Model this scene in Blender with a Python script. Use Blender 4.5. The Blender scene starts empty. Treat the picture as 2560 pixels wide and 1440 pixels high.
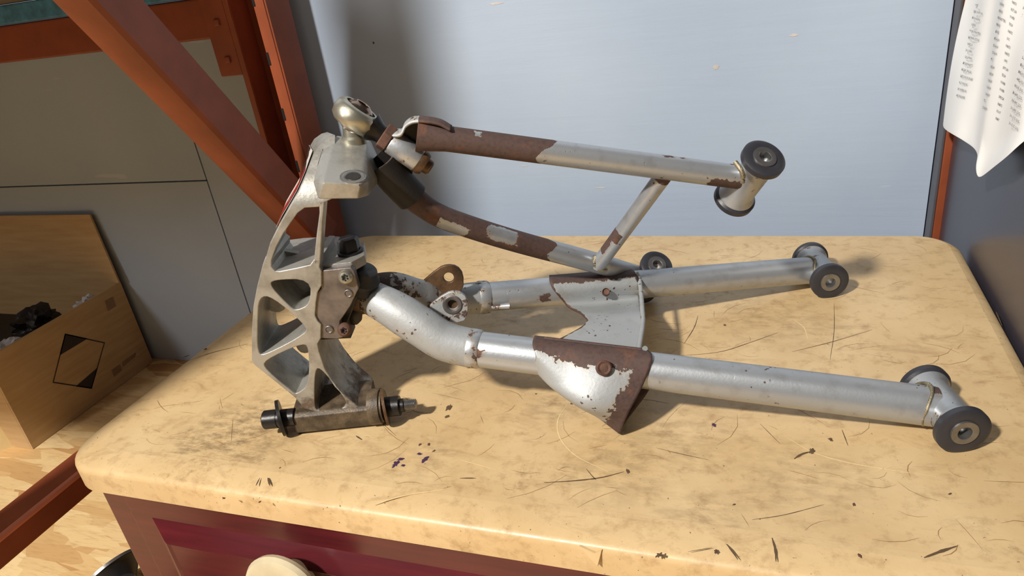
import bpy, bmesh, math, random
from mathutils import Vector, Matrix, noise
random.seed(7)
# ------------------------------------------------------------------ camera, world, lights, exposure
SC = bpy.context.scene
COL = SC.collection
YAW, PITCH, ROLL, FPX = -0.380481, 0.445724, -0.143879, 1766.136
CAM = Vector((0, 0, 0.38))
_r = Vector((math.cos(YAW), -math.sin(YAW), 0))
FW = Vector((math.sin(YAW)*math.cos(PITCH), math.cos(YAW)*math.cos(PITCH), -math.sin(PITCH)))
_u = _r.cross(FW)
RT = _r*math.cos(ROLL) + _u*math.sin(ROLL)
UP = -_r*math.sin(ROLL) + _u*math.cos(ROLL)
cd = bpy.data.cameras.new('camera'); cam = bpy.data.objects.new('camera', cd); COL.objects.link(cam)
cd.sensor_width = 36; cd.lens = FPX/2560*36; cd.clip_start = 0.01
M = Matrix((RT, UP, -FW)).transposed().to_4x4(); M.translation = CAM
cam.matrix_world = M
SC.camera = cam

W = bpy.data.worlds.new('world'); SC.world = W; W.use_nodes = True
bg = W.node_tree.nodes['Background']; bg.inputs[0].default_value = (0.95, 0.97, 1.0, 1); bg.inputs[1].default_value = 0.06

def lamp(name, loc, target, power, size, color, sizey=None):
    l = bpy.data.lights.new(name, 'AREA'); l.energy = power; l.color = color
    l.shape = 'RECTANGLE' if sizey else 'DISK'; l.size = size
    if sizey: l.size_y = sizey
    o = bpy.data.objects.new(name, l); COL.objects.link(o); o.location = loc
    o.rotation_euler = (Vector(target)-Vector(loc)).to_track_quat('-Z', 'Y').to_euler()
    return o
lamp('ceiling_lamp', (-1.00, -1.30, 1.95), (-0.15, 0.75, 0.05), 108, 0.17, (1.0, 0.95, 0.88))
lamp('ceiling_lamp', (0.10, -0.75, 2.3), (-0.1, 0.7, 0.1), 5, 1.1, (1.0, 0.96, 0.91), 0.14)
lamp('bay_fill_lamp', (-1.9, -1.5, 1.05), (-1.0, 0.9, 0.0), 11, 0.4, (1.0, 0.95, 0.90))  # unseen low lamp, added to brighten the rack bay
VS = SC.view_settings
VS.view_transform = 'Standard'; VS.look = 'None'; VS.exposure = 0.0; VS.gamma = 1.0; VS.use_curve_mapping = False

# ------------------------------------------------------------------ survey helpers (bench frame: a along the arms, b depth, z up)
O = Vector((-0.35, 0.43, 0.0)); TH = math.radians(18)
U = Vector((math.cos(TH), math.sin(TH), 0)); V = Vector((-math.sin(TH), math.cos(TH), 0))
CA = Vector(((CAM-O).dot(U), (CAM-O).dot(V), CAM.z))
def ray(px, py): return RT*((px-1280)/FPX) - UP*((py-720)/FPX) + FW
def at(px, py, x=None, y=None, z=None):
    d = ray(px, py)
    t = d and ((z-CAM.z)/d.z if z is not None else (y-CAM.y)/d.y if y is not None else (x-CAM.x)/d.x)
    return CAM + d*t
def un(px, py, b=None, z=None, t=None):
    d = ray(px, py); d = Vector((d.dot(U), d.dot(V), d.z))
    if t is None: t = (b-CA.y)/d.y if b is not None else (z-CA.z)/d.z
    return CA + d*t

# ------------------------------------------------------------------ materials
def srgb(r, g, b):
    f = lambda c: (c/255/12.92 if c <= 10 else ((c/255+0.055)/1.055)**2.4)
    return (f(r), f(g), f(b), 1)
class Mat:
    def __init__(s, name):
        s.m = bpy.data.materials.new(name); s.m.use_nodes = True; s.t = s.m.node_tree
        s.b = s.t.nodes['Principled BSDF']
    def n(s, kind, **kw):
        nd = s.t.nodes.new('ShaderNode'+kind)
        for k, v in kw.items():
            if k in nd.inputs: nd.inputs[k].default_value = v
            else: setattr(nd, k, v)
        return nd
    def l(s, a, b): s.t.links.new(a, b)
    def coord(s, scale=(1, 1, 1), kind='Object'):
        c = s.n('TexCoord'); mp = s.n('Mapping'); mp.inputs['Scale'].default_value = scale
        s.l(c.outputs[kind], mp.inputs[0]); return mp.outputs[0]
    def noise(s, scale, detail=4, vec=None, rough=0.55, dist=0):
        nd = s.n('TexNoise'); nd.inputs['Scale'].default_value = scale; nd.inputs['Detail'].default_value = detail
        nd.inputs['Roughness'].default_value = rough; nd.inputs['Distortion'].default_value = dist
        s.l(vec if vec else s.coord(), nd.inputs['Vector']); return nd.outputs[0]
    def ramp(s, fac, stops):
        nd = s.n('ValToRGB'); e = nd.color_ramp.elements
        while len(e) < len(stops): e.new(0.5)
        for el, (p, c) in zip(e, stops): el.position = p; el.color = c if hasattr(c, '__len__') else (c, c, c, 1)
        s.l(fac, nd.inputs[0]); return nd.outputs[0]
    def mix(s, fac, a, b, mode='MIX'):
        nd = s.n('Mix'); nd.data_type = 'RGBA'; nd.blend_type = mode
        for sock, v in ((nd.inputs[0], fac), (nd.inputs[6], a), (nd.inputs[7], b)):
            if hasattr(v, 'links') or hasattr(v, 'is_linked'): s.l(v, sock)
            else: sock.default_value = v
        return nd.outputs[2]
    def math(s, op, a, b=0.0, clamp=False):
        nd = s.n('Math'); nd.operation = op; nd.use_clamp = clamp
        for i, v in enumerate((a, b)):
            if hasattr(v, 'is_linked'): s.l(v, nd.inputs[i])
            else: nd.inputs[i].default_value = v
        return nd.outputs[0]
    def bump(s, h, strength=0.3, dist=0.001):
        nd = s.n('Bump'); nd.inputs['Strength'].default_value = strength; nd.inputs['Distance'].default_value = dist
        s.l(h, nd.inputs['Height']); s.l(nd.outputs[0], s.b.inputs['Normal'])
    def base(s, c): 
        if hasattr(c, 'is_linked'): s.l(c, s.b.inputs['Base Color'])
        else: s.b.inputs['Base Color'].default_value = c
    def set(s, rough=None, metal=None, spec=None):
        for k, v in (('Roughness', rough), ('Metallic', metal), ('Specular IOR Level', spec)):
            if v is None: continue
            if hasattr(v, 'is_linked'): s.l(v, s.b.inputs[k])
            else: s.b.inputs[k].default_value = v
MATS = {}
def simple(name, c, rough=0.5, metal=0.0, var=0.25, scale=60, bump=0.15, dark=0.6, coat=0):
    m = Mat(name); n1 = m.noise(scale, 5); n2 = m.noise(scale*7, 3)
    f = m.ramp(n1, [(0.35, 0.0), (0.7, 1.0)])
    d = tuple(x*dark for x in c[:3])+(1,)
    m.base(m.mix(m.math('MULTIPLY', f, var*2, True), c, d)); m.set(rough, metal)
    if bump: m.bump(n2, bump, 0.0006)
    if coat: m.b.inputs['Coat Weight'].default_value = coat; m.b.inputs['Coat Roughness'].default_value = 0.08
    MATS[name] = m.m; return m

# silver paint that has peeled down to brown primer and rust; "peel" is stored on the surface
def peel_mat(name, silver, orange=0.35, speck=0.0, rough=0.38, bump=0.45, metal=0.62):
    m = Mat(name); at_ = m.n('Attribute'); at_.attribute_name = 'peel'
    pe = at_.outputs['Fac']
    n1 = m.noise(130, 5, rough=0.65); n2 = m.noise(420, 3)
    f = m.math('ADD', pe, m.math('MULTIPLY', m.math('SUBTRACT', n1, 0.5), 1.1))
    mask = m.ramp(f, [(0.49, 0.0), (0.515, 1.0)])
    chips = m.ramp(m.noise(260, 2, rough=0.4), [(0.705-speck, 0.0), (0.715-speck, 1.0)])
    gate = m.ramp(m.noise(28, 2), [(0.52, 0.0), (0.6, 1.0)])
    mask = m.math('MAXIMUM', mask, m.math('MULTIPLY', chips, gate))
    rust = m.mix(m.ramp(m.noise(45, 4), [(0.58, 0.0), (0.80, 0.9)]), srgb(82, 62, 56), srgb(126, 78, 48))
    rust = m.mix(m.ramp(m.noise(300, 4), [(0.45, 0.0), (0.75, 0.55)]), rust, srgb(48, 36, 34))
    rim = m.ramp(f, [(0.40, 0.0), (0.485, 0.45), (0.5, 0.0)])
    dirt = m.ramp(m.noise(75, 6), [(0.52, 0.0), (0.8, 0.35)])
    sil = m.mix(dirt, silver, srgb(120, 110, 98)); sil = m.mix(rim, sil, srgb(176, 146, 100))
    m.base(m.mix(mask, sil, rust))
    m.set(m.ramp(mask, [(0, rough), (1, 0.72)]), m.ramp(mask, [(0, metal), (1, 0.0)]))
    h = m.math('ADD', m.math('MULTIPLY', mask, -1.0), m.math('MULTIPLY', n2, 0.35))
    m.bump(h, bump, 0.0006); MATS[name] = m.m
peel_mat('silver_paint', srgb(178, 182, 186))
peel_mat('silver_paint_pitted', srgb(168, 171, 172), speck=0.03, rough=0.55, bump=0.9, metal=0.35)

# cast aluminium with grime and pitting
m = Mat('cast_aluminium'); g = m.noise(38, 6, rough=0.65); f = m.noise(420, 4)
c = m.mix(m.ramp(g, [(0.42, 0.0), (0.72, 0.8)]), srgb(172, 170, 163), srgb(116, 111, 102))
at_ = m.n('Attribute'); at_.attribute_name = 'peel'
gr = m.math('ADD', at_.outputs['Fac'], m.math('MULTIPLY', m.math('SUBTRACT', m.noise(90, 6, rough=0.7), 0.5), 1.4))
gm = m.ramp(gr, [(0.45, 0.0), (0.75, 0.9)])
c = m.mix(gm, c, srgb(92, 72, 52)); m.base(c); m.set(m.ramp(gm, [(0, 0.48), (1, 0.7)]), m.ramp(gm, [(0, 0.55), (1, 0.1)]))
m.bump(f, 0.35, 0.0006); MATS['cast_aluminium'] = m.m
# dark rubber-plated bracket
simple('bracket_plate', srgb(128, 120, 116), 0.42, 0.55, 0.5, 70, 0.25, 0.5)
simple('black_steel', srgb(40, 37, 36), 0.38, 0.3, 0.3, 80, 0.2)
simple('black_rubber', srgb(36, 36, 38), 0.5, 0.0, 0.3, 90, 0.15, 0.6)
simple('bushing_rubber', srgb(44, 44, 49), 0.42, 0.0, 0.35, 60, 0.15, 1.6)
simple('steel_sleeve', srgb(150, 148, 146), 0.35, 0.85, 0.3, 120, 0.15)
simple('zinc', srgb(190, 186, 168), 0.36, 0.85, 0.35, 60, 0.15, 0.6)
simple('ball_steel', srgb(176, 150, 130), 0.18, 0.9, 0.6, 60, 0.05, 0.4)
simple('rusty_steel', srgb(104, 72, 58), 0.7, 0.1, 0.5, 110, 0.4, 0.5)
simple('brown_steel', srgb(106, 78, 52), 0.5, 0.3, 0.6, 80, 0.4, 0.45)
simple('greasy_alloy', srgb(104, 88, 68), 0.5, 0.15, 0.7, 70, 0.6, 0.35)
simple('weld', srgb(170, 158, 132), 0.4, 0.7, 0.5, 150, 0.8, 0.5)
simple('sooty_steel', srgb(30, 27, 26), 0.62, 0.1, 0.4, 90, 0.4, 0.6)
simple('hole_black', srgb(14, 13, 13), 0.9, 0, 0, 50, 0)
simple('decal_red', srgb(150, 30, 30), 0.4, 0, 0.2, 80, 0)
simple('decal_black', srgb(34, 30, 30), 0.4, 0, 0.2, 80, 0)
simple('decal_white', srgb(205, 198, 190), 0.4, 0, 0.2, 80, 0)
simple('orange_paint', srgb(150, 76, 46), 0.45, 0, 0.4, 22, 0.15, 0.72)
simple('lit_orange', srgb(214, 128, 96), 0.4, 0, 0.3, 40, 0.15, 0.8)  # orange lightened in colour to stand for a lit edge
simple('blue_paint', srgb(84, 150, 200), 0.5, 0, 0.5, 60, 0.2, 0.55)
simple('grey_board', srgb(120, 112, 100), 0.8, 0, 0.4, 30, 0.2)
simple('ink_black', srgb(46, 46, 50), 0.7, 0, 0, 50, 0)
simple('ink_purple', srgb(70, 42, 76), 0.6, 0, 0.4, 300, 0)
simple('mark_dark', srgb(98, 76, 52), 0.7, 0, 0.4, 300, 0)
simple('mark_mid', srgb(150, 116, 76), 0.6, 0, 0.3, 200, 0)
simple('mark_light', srgb(232, 206, 152), 0.5, 0, 0.2, 300, 0)
simple('cream_ceramic', srgb(205, 192, 160), 0.3, 0, 0.3, 40, 0.05, 0.7)
simple('chrome', srgb(190, 186, 176), 0.15, 1.0, 0.1, 60, 0)
simple('dark_grey', srgb(84, 80, 84), 0.4, 0, 0.2, 40, 0.1)
simple('seam_dark', srgb(70, 74, 84), 0.8, 0, 0.1, 40, 0)
simple('print_brown', srgb(52, 40, 34), 0.7, 0, 0.2, 60, 0)
simple('print_faint', srgb(150, 118, 82), 0.7, 0, 0.3, 60, 0)
simple('pale_card', srgb(222, 196, 140), 0.75, 0, 0.2, 40, 0.1)
simple('bag_parts', srgb(40, 32, 28), 0.5, 0.2, 0.5, 40, 0.2)

# blue-grey painted plywood wall
m = Mat('wall_paint'); v = m.coord((9, 1, 1.0)); gv = m.coord((1.2, 1, 14))
n1 = m.noise(3.0, 4); gr = m.noise(6, 6, gv, 0.6)
c = m.mix(m.ramp(n1, [(0.35, 0), (0.65, 1)]), srgb(166, 181, 201), srgb(174, 188, 205))
c = m.mix(m.ramp(m.noise(5, 3, m.coord((1.0, 1, 7))), [(0.70, 0.0), (0.74, 0.5)]), c, srgb(205, 212, 220))
m.base(c); m.set(0.55); m.bump(gr, 0.10, 0.004); MATS['wall_paint'] = m.m

# tan laminate top with scuffs and grime
m = Mat('laminate'); n1 = m.noise(7, 6, rough=0.65, dist=0.4); n2 = m.noise(60, 6, rough=0.7); n3 = m.noise(420, 3)
c = m.mix(m.ramp(n1, [(0.35, 0.0), (0.68, 1.0)]), srgb(214, 186, 140), srgb(196, 165, 118))
c = m.mix(m.ramp(n2, [(0.52, 0.0), (0.76, 0.75)]), c, srgb(160, 126, 84))
c = m.mix(m.ramp(m.noise(26, 6, m.coord((0.7, 1.6, 1)), 0.75, 0.6), [(0.54, 0.0), (0.74, 0.6)]), c, srgb(150, 116, 76))
sm = m.math('MULTIPLY', m.ramp(m.noise(9, 5, rough=0.7), [(0.55, 0), (0.7, 1)]), m.ramp(m.noise(110, 5, rough=0.75), [(0.48, 0), (0.66, 0.8)]))
c = m.mix(sm, c, srgb(128, 96, 62))
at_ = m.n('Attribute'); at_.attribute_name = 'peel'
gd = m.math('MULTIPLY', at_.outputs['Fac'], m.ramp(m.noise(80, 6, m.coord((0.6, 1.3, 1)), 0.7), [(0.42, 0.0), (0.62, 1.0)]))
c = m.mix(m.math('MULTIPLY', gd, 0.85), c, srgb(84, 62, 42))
sp = m.ramp(m.noise(330, 2), [(0.72, 0), (0.75, 0.8)])
c = m.mix(sp, c, srgb(90, 68, 48))
m.base(c); m.set(m.ramp(n2, [(0.3, 0.28), (0.7, 0.5)])); m.bump(n3, 0.12, 0.0005); MATS['laminate'] = m.m

# maroon stained wood
m = Mat('maroon_wood'); g = m.noise(6, 6, m.coord((1.2, 1, 16)), 0.6)
m.base(m.mix(m.ramp(g, [(0.3, 0), (0.7, 1)]), srgb(92, 28, 34), srgb(68, 20, 27))); m.set(0.28)
m.b.inputs['Coat Weight'].default_value = 0.15; m.b.inputs['Coat Roughness'].default_value = 0.2; MATS['maroon_wood'] = m.m

# OSB flakes
m = Mat('osb')
def flakes(rot, sc):
    tc = m.n('TexCoord'); mp = m.n('Mapping'); mp.inputs['Rotation'].default_value = (0, 0, rot); mp.inputs['Scale'].default_value = sc
    nz = m.n('TexNoise'); nz.inputs['Scale'].default_value = 9; m.l(tc.outputs['Object'], nz.inputs['Vector'])
    m.l(tc.outputs['Object'], mp.inputs[0]); va = m.n('VectorMath'); va.operation = 'MULTIPLY_ADD'; m.l(nz.outputs[1], va.inputs[0]); va.inputs[1].default_value = (0.45, 0.9, 0); m.l(mp.outputs[0], va.inputs[2])
    vo = m.n('TexVoronoi'); vo.inputs['Scale'].default_value = 1.0; m.l(va.outputs[0], vo.inputs['Vector'])
    sx = m.n('SeparateColor'); m.l(vo.outputs['Color'], sx.inputs[0]); return sx
s1 = flakes(0.6, (9, 40, 0)); s2 = flakes(-0.5, (11, 44, 0)); s3 = flakes(1.5, (10, 36, 0))
def tone(sx): return m.ramp(sx.outputs[0], [(0.0, srgb(196, 150, 96)), (0.3, srgb(222, 184, 126)), (0.7, srgb(238, 208, 154)), (1.0, srgb(212, 172, 116))])
c = m.mix(m.ramp(s1.outputs[1], [(0.40, 0.0), (0.42, 1.0)]), tone(s1), tone(s2))
c = m.mix(m.ramp(s3.outputs[2], [(0.66, 0.0), (0.68, 1.0)]), c, tone(s3))
c = m.mix(m.ramp(m.noise(40, 5, m.coord((1, 7, 1))), [(0.5, 0), (0.75, 0.4)]), c, srgb(170, 124, 76))
m.base(c); m.set(0.6); m.bump(s1.outputs[2], 0.3, 0.0015); MATS['osb'] = m.m

# cardboard
m = Mat('cardboard'); g = m.noise(5, 4, m.coord((2, 2, 20)))
m.base(m.mix(m.ramp(g, [(0.3, 0), (0.7, 1)]), srgb(196, 164, 118), srgb(182, 148, 102))); m.set(0.75); m.bump(m.noise(20, 3, m.coord((1, 1, 14))), 0.15, 0.001); MATS['cardboard'] = m.m
# paper
m = Mat('paper'); g = m.noise(20, 4); m.base(m.mix(m.ramp(g, [(0.4, 0), (0.7, 0.3)]), srgb(252, 252, 250), srgb(236, 236, 234))); m.set(0.6); MATS['paper'] = m.m
# dark glossy panel
m = Mat('dark_panel'); g = m.noise(5, 4); m.base(m.mix(g, srgb(52, 50, 60), srgb(66, 62, 72))); m.set(m.ramp(m.noise(3, 3), [(0.3, 0.22), (0.7, 0.30)]), spec=0.5); m.bump(m.noise(700, 2), 0.04, 0.0004); MATS['dark_panel'] = m.m
# clear plastic bag
m = Mat('clear_film'); m.base((0.8, 0.8, 0.84, 1)); m.set(0.08); m.b.inputs['Transmission Weight'].default_value = 0.25; m.b.inputs['IOR'].default_value = 1.1; MATS['clear_film'] = m.m

# ------------------------------------------------------------------ mesh helpers
def link(name, me, mat, parent=None, smooth=True):
    o = bpy.data.objects.new(name, me); COL.objects.link(o)
    for mt in (mat if isinstance(mat, (list, tuple)) else [mat]): me.materials.append(MATS[mt])
    if parent: o.parent = parent
    if smooth:
        me.polygons.foreach_set('use_smooth', [True]*len(me.polygons))
    return o
def sharp(me, ang=35):
    bm = bmesh.new(); bm.from_mesh(me); a = math.radians(ang)
    for e in bm.edges:
        e.smooth = not (len(e.link_faces) == 2 and e.calc_face_angle(0) > a)
    bm.to_mesh(me); bm.free()
def from_bm(name, bm, mat, parent=None, ang=35):
    bmesh.ops.recalc_face_normals(bm, faces=bm.faces)
    me = bpy.data.meshes.new(name); bm.to_mesh(me); bm.free()
    o = link(name, me, mat, parent); sharp(me, ang); return o
def empty(name, loc=(0, 0, 0), rz=0, parent=None):
    o = bpy.data.objects.new(name, None); COL.objects.link(o); o.location = loc; o.rotation_euler.z = rz
    o.empty_display_size = 0.02
    if parent: o.parent = parent
    return o
def tag(o, label, cat=None, group=None, kind=None):
    if label: o['label'] = label
    if cat: o['category'] = cat
    if group: o['group'] = group
    if kind: o['kind'] = kind
    return o
def box_bm(bm, x0, x1, y0, y1, z0, z1, bev=0.0, seg=2):
    r = bmesh.ops.create_cube(bm, size=1.0)
    for v in r['verts']: v.co = Vector(((x0+x1)/2+v.co.x*(x1-x0), (y0+y1)/2+v.co.y*(y1-y0), (z0+z1)/2+v.co.z*(z1-z0)))
    if bev:
        es = list({e for v in r['verts'] for e in v.link_edges})
        bmesh.ops.bevel(bm, geom=es, offset=bev, segments=seg, affect='EDGES', profile=0.5)
def wn(o):
    w = o.modifiers.new('flat_faces', 'WEIGHTED_NORMAL'); w.mode = 'FACE_AREA'; w.weight = 60; w.keep_sharp = True; return o
def box(name, x0, x1, y0, y1, z0, z1, mat, parent=None, bev=0.0, seg=2):
    bm = bmesh.new(); box_bm(bm, x0, x1, y0, y1, z0, z1, bev, seg); return wn(from_bm(name, bm, mat, parent)) if bev else from_bm(name, bm, mat, parent)
def frame_of(axis, ref=Vector((0, 0, 1))):
    n = Vector(axis).normalized()
    if abs(n.dot(ref)) > 0.97: ref = Vector((0, 1, 0))
    e1 = (ref - n*ref.dot(n)).normalized(); e2 = n.cross(e1); return n, e1, e2
def lathe_bm(bm, c, axis, prof, seg=40, hexa=False, ref=Vector((0, 0, 1))):
    """prof: list of (along, radius); closed with caps where the radius is zero"""
    n, e1, e2 = frame_of(axis, ref); c = Vector(c); rings = []
    for h, r in prof:
        if r <= 1e-7: rings.append([bm.verts.new(c+n*h)]); continue
        rings.append([bm.verts.new(c+n*h+(e1*math.cos(2*math.pi*i/seg)+e2*math.sin(2*math.pi*i/seg))*r) for i in range(seg)])
    for A, B in zip(rings, rings[1:]):
        for i in range(seg):
            j = (i+1) % seg
            if len(A) == 1 and len(B) == 1: continue
            if len(A) == 1: bm.faces.new((A[0], B[i], B[j]))
            elif len(B) == 1: bm.faces.new((A[i], A[j], B[0]))
            else: bm.faces.new((A[i], A[j], B[j], B[i]))
def lathe(name, c, axis, prof, mat, parent=None, seg=40, ref=Vector((0, 0, 1)), ang=35):
    bm = bmesh.new(); lathe_bm(bm, c, axis, prof, seg, ref=ref); return from_bm(name, bm, mat, parent, ang)
def catmull(P, n):
    P = [Vector(p) for p in P]; Q = [P[0]*2-P[1]]+P+[P[-1]*2-P[-2]]; out = []
    for i in range(1, len(Q)-2):
        for k in range(n):
            t = k/n; a, b, c, d = Q[i-1], Q[i], Q[i+1], Q[i+2]
            out.append(0.5*((2*b)+(c-a)*t+(2*a-5*b+4*c-d)*t*t+(3*b-a-3*c+d)*t**3))
    out.append(P[-1]); return out
def resample(P, step):
    L = [0]
    for a, b in zip(P, P[1:]): L.append(L[-1]+(b-a).length)
    n = max(2, int(L[-1]/step)); out = []; j = 0
    for k in range(n+1):
        s = L[-1]*k/n
        while j < len(L)-2 and L[j+1] < s: j += 1
        t = (s-L[j])/max(1e-9, L[j+1]-L[j]); out.append(P[j].lerp(P[j+1], min(1, t)))
    return out, L[-1]
def tube(name, P, rad, mat, parent=None, seg=48, step=0.0018, peel=None, cap=(True, True), wall=0.0018, oval=None):
    """swept tube; rad(s 0..1) or number; peel(s, theta) -> 0..1; theta 0 is up, + towards the viewer side; oval(s)-> vertical factor"""
    P, L = resample(P, step); n = len(P); bm = bmesh.new(); lay = bm.verts.layers.float.new('peel')
    rf = rad if callable(rad) else (lambda s: rad)
    def ring(i, r, val=None):
        a = P[max(0, i-1)]; b = P[min(n-1, i+1)]; T = (b-a).normalized()
        side = Vector((0, -1, 0)); side = (side - T*side.dot(T)).normalized(); up = side.cross(T)
        if up.z < 0: up = -up
        s = i/(n-1); ov = oval(s) if oval else 1.0; R = []
        for k in range(seg):
            th = 2*math.pi*k/seg
            v = bm.verts.new(P[i]+(up*math.cos(th)*ov+side*math.sin(th))*r)
            q = th if th <= math.pi else th-2*math.pi
            v[lay] = (peel(s, q) if peel else 0.0) if val is None else val
            R.append(v)
        return R
    rings = [ring(i, rf(i/(n-1))) for i in range(n)]
    if not cap[0]: rings = [ring(min(n-1, 14), rf(0)-wall, 1.0), ring(0, rf(0)-wall, 1.0)] + rings
    if not cap[1]: rings = rings + [ring(n-1, rf(1)-wall, 1.0), ring(max(0, n-15), rf(1)-wall, 1.0)]
    for A, B in zip(rings, rings[1:]):
        for k in range(seg): bm.faces.new((A[k], A[(k+1) % seg], B[(k+1) % seg], B[k]))
    bm.faces.new(rings[0]); bm.faces.new(rings[-1][::-1])
    return from_bm(name, bm, mat, parent, 40)
def plate_mesh(outer, holes, depth, bevel=0.0, res=2):
    """2D outline with holes in the x-y plane -> mesh extruded to z in [-depth/2, depth/2]"""
    cu = bpy.data.curves.new('outline', 'CURVE'); cu.dimensions = '2D'; cu.fill_mode = 'BOTH'
    cu.extrude = max(0.00005, depth/2-bevel); cu.bevel_depth = bevel; cu.bevel_resolution = res; cu.offset = -bevel
    for pts in [outer]+holes:
        s = cu.splines.new('POLY'); s.points.add(len(pts)-1); s.use_cyclic_u = True
        for p, q in zip(s.points, pts): p.co = (q[0], q[1], 0, 1)
    ob = bpy.data.objects.new('outline', cu); COL.objects.link(ob)
    dg = bpy.context.evaluated_depsgraph_get(); me = bpy.data.meshes.new_from_object(ob.evaluated_get(dg))
    bpy.data.objects.remove(ob); bpy.data.curves.remove(cu); return me
def smooth_loop(pts, n=3):
    """round the corners of a closed polygon a little (Chaikin)"""
    for _ in range(n):
        out = []
        for i, p in enumerate(pts):
            q = pts[(i+1) % len(pts)]
            out += [(p[0]*0.75+q[0]*0.25, p[1]*0.75+q[1]*0.25), (p[0]*0.25+q[0]*0.75, p[1]*0.25+q[1]*0.75)]
        pts = out
    return pts
def add_plate(bm, outer, holes, b0, b1, bevel=0.0, warp=None):
    """plate in the a-z plane from depth b0 to b1, appended to bm"""
    me = plate_mesh(outer, holes, b1-b0, bevel); mid = (b0+b1)/2
    for v in me.vertices:
        a, z, w = v.co; b = mid+w
        if warp: a, b, z = warp(a, b, z)
        v.co = (a, b, z)
    bm.from_mesh(me); bpy.data.meshes.remove(me)
def F2(pts, b): return [(p.x, p.z) for p in (un(x, y, b=b) for x, y in pts)]
def hull(bm, pts, bev=0.0):
    b2 = bmesh.new(); vs = [b2.verts.new(p) for p in pts]
    r = bmesh.ops.convex_hull(b2, input=vs)
    bmesh.ops.delete(b2, geom=[g for g in r['geom_interior'] if isinstance(g, bmesh.types.BMVert)], context='VERTS')
    bmesh.ops.dissolve_limit(b2, angle_limit=math.radians(3), verts=b2.verts, edges=b2.edges)
    if bev: bmesh.ops.bevel(b2, geom=list(b2.edges), offset=bev, segments=2, affect='EDGES', profile=0.5)
    me = bpy.data.meshes.new('h'); b2.to_mesh(me); b2.free(); bm.from_mesh(me); bpy.data.meshes.remove(me)
def set_peel(o, fn):
    me = o.data; a = me.attributes.get('peel') or me.attributes.new('peel', 'FLOAT', 'POINT')
    a.data.foreach_set('value', [fn(v.co) for v in me.vertices])
def blob(s, th, s0, s1, t0, t1, es=0.03, et=0.3):
    """soft 0..1 box in (s, theta); 0.5 lies on the border"""
    d = min((s-s0)/es, (s1-s)/es, (th-t0)/et, (t1-th)/et); return max(0.0, min(1.0, 0.5+d*0.5))
PI = math.pi
FLOOR = -0.366; WALLY = 1.05

# ------------------------------------------------------------------ the setting
fl = box('floor', -5.0, 2.5, -2.5, WALLY+0.05, FLOOR-0.02, FLOOR, 'osb'); tag(fl, 'floor of oriented strand board', kind='structure')
wb = box('wall_back', -5.0, 2.5, WALLY+0.002, WALLY+0.05, FLOOR, 1.9, 'seam_dark'); tag(wb, 'blue grey painted plywood wall', kind='structure')
xs = at(575, 610, y=WALLY).x; zs = at(400, 453, y=WALLY).z; xr = at(2355, 235, y=WALLY).x; zr = at(2335, 380, y=WALLY).z
G = 0.0012
box('panel', xs+G, xr-G, WALLY-0.006, WALLY+0.004, FLOOR, 1.9, 'wall_paint', wb, 0.001)
box('panel', -5.0, xs-G, WALLY-0.006, WALLY+0.004, FLOOR, zs-G, 'wall_paint', wb, 0.001)
box('panel', -5.0, xs-G, WALLY-0.006, WALLY+0.004, zs+G, 1.9, 'wall_paint', wb, 0.001)
box('panel', xr+G, 2.5, WALLY-0.006, WALLY+0.004, zr+G, 1.9, 'wall_paint', wb, 0.001)
box('panel', xr+G, 2.5, WALLY-0.006, WALLY+0.004, FLOOR, zr-G, 'wall_paint', wb, 0.001)
# small marks in the wall paint
for px, py, w, h, mt in [(1790, 168, 0.010, 0.007, 'decal_white'), (934, 107, 0.004, 0.004, 'mark_dark'), (1240, 9, 0.026, 0.003, 'decal_white'), (1985, 88, 0.012, 0.004, 'decal_white'), (1500, 470, 0.02, 0.0018, 'decal_white'), (1310, 415, 0.012, 0.0015, 'decal_white')]:
    p = at(px, py, y=WALLY-0.006); bm = bmesh.new(); rng = random.Random(px)
    vs = [bm.verts.new((p.x+math.cos(k*PI/8)*w/2*rng.uniform(.6, 1.1), WALLY-0.0064, p.z+math.sin(k*PI/8)*h/2*rng.uniform(.6, 1.1))) for k in range(16)]
    bm.faces.new(vs); r = bmesh.ops.extrude_face_region(bm, geom=list(bm.faces)); [setattr(v.co, 'y', v.co.y+0.0006) for v in r['geom'] if isinstance(v, bmesh.types.BMVert)]
    from_bm('paint_chip', bm, mt, wb)

# ------------------------------------------------------------------ chest with the tan top
chest = empty('dresser', (-0.21, 0.63, FLOOR)); tag(chest, 'maroon wooden dresser with scuffed tan laminate top', 'dresser')
CO = -Vector(chest.location)
def chest_part(o): o.location = CO; return o
X0, X1, Y0, Y1 = -0.636, 0.2165, 0.352, 0.914
def rrect(x0, x1, y0, y1, r, n=10):
    out = []
    for cx, cy, a0 in ((x1-r, y1-r, 0), (x0+r, y1-r, 90), (x0+r, y0+r, 180), (x1-r, y0+r, 270)):
        for k in range(n+1):
            a = math.radians(a0+90*k/n); out.append((cx+math.cos(a)*r, cy+math.sin(a)*r))
    return out
bm = bmesh.new(); prev = None
prof = [(0.0, -0.030), (0.0, -0.0095), (0.0006, -0.0068), (0.0022, -0.0048), (0.005, -0.0036), (0.012, -0.0018), (0.020, -0.0006), (0.026, 0.0)]
rings = []
for ins, z in prof:
    rings.append([bm.verts.new((x, y, z)) for x, y in rrect(X0+ins, X1-ins*0.45, Y0+ins, Y1-ins*0.3, 0.047-ins*0.5)])
n = len(rings[0])
for A, B in zip(rings, rings[1:]):
    for k in range(n): bm.faces.new((A[k], A[(k+1) % n], B[(k+1) % n], B[k]))
bm.faces.new(rings[0][::-1])
top = rings[-1]; bm.faces.new(top)
lt = from_bm('laminate_top', bm, 'laminate', chest, 50); chest_part(lt)
bm = bmesh.new(); bm.from_mesh(lt.data)
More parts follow.
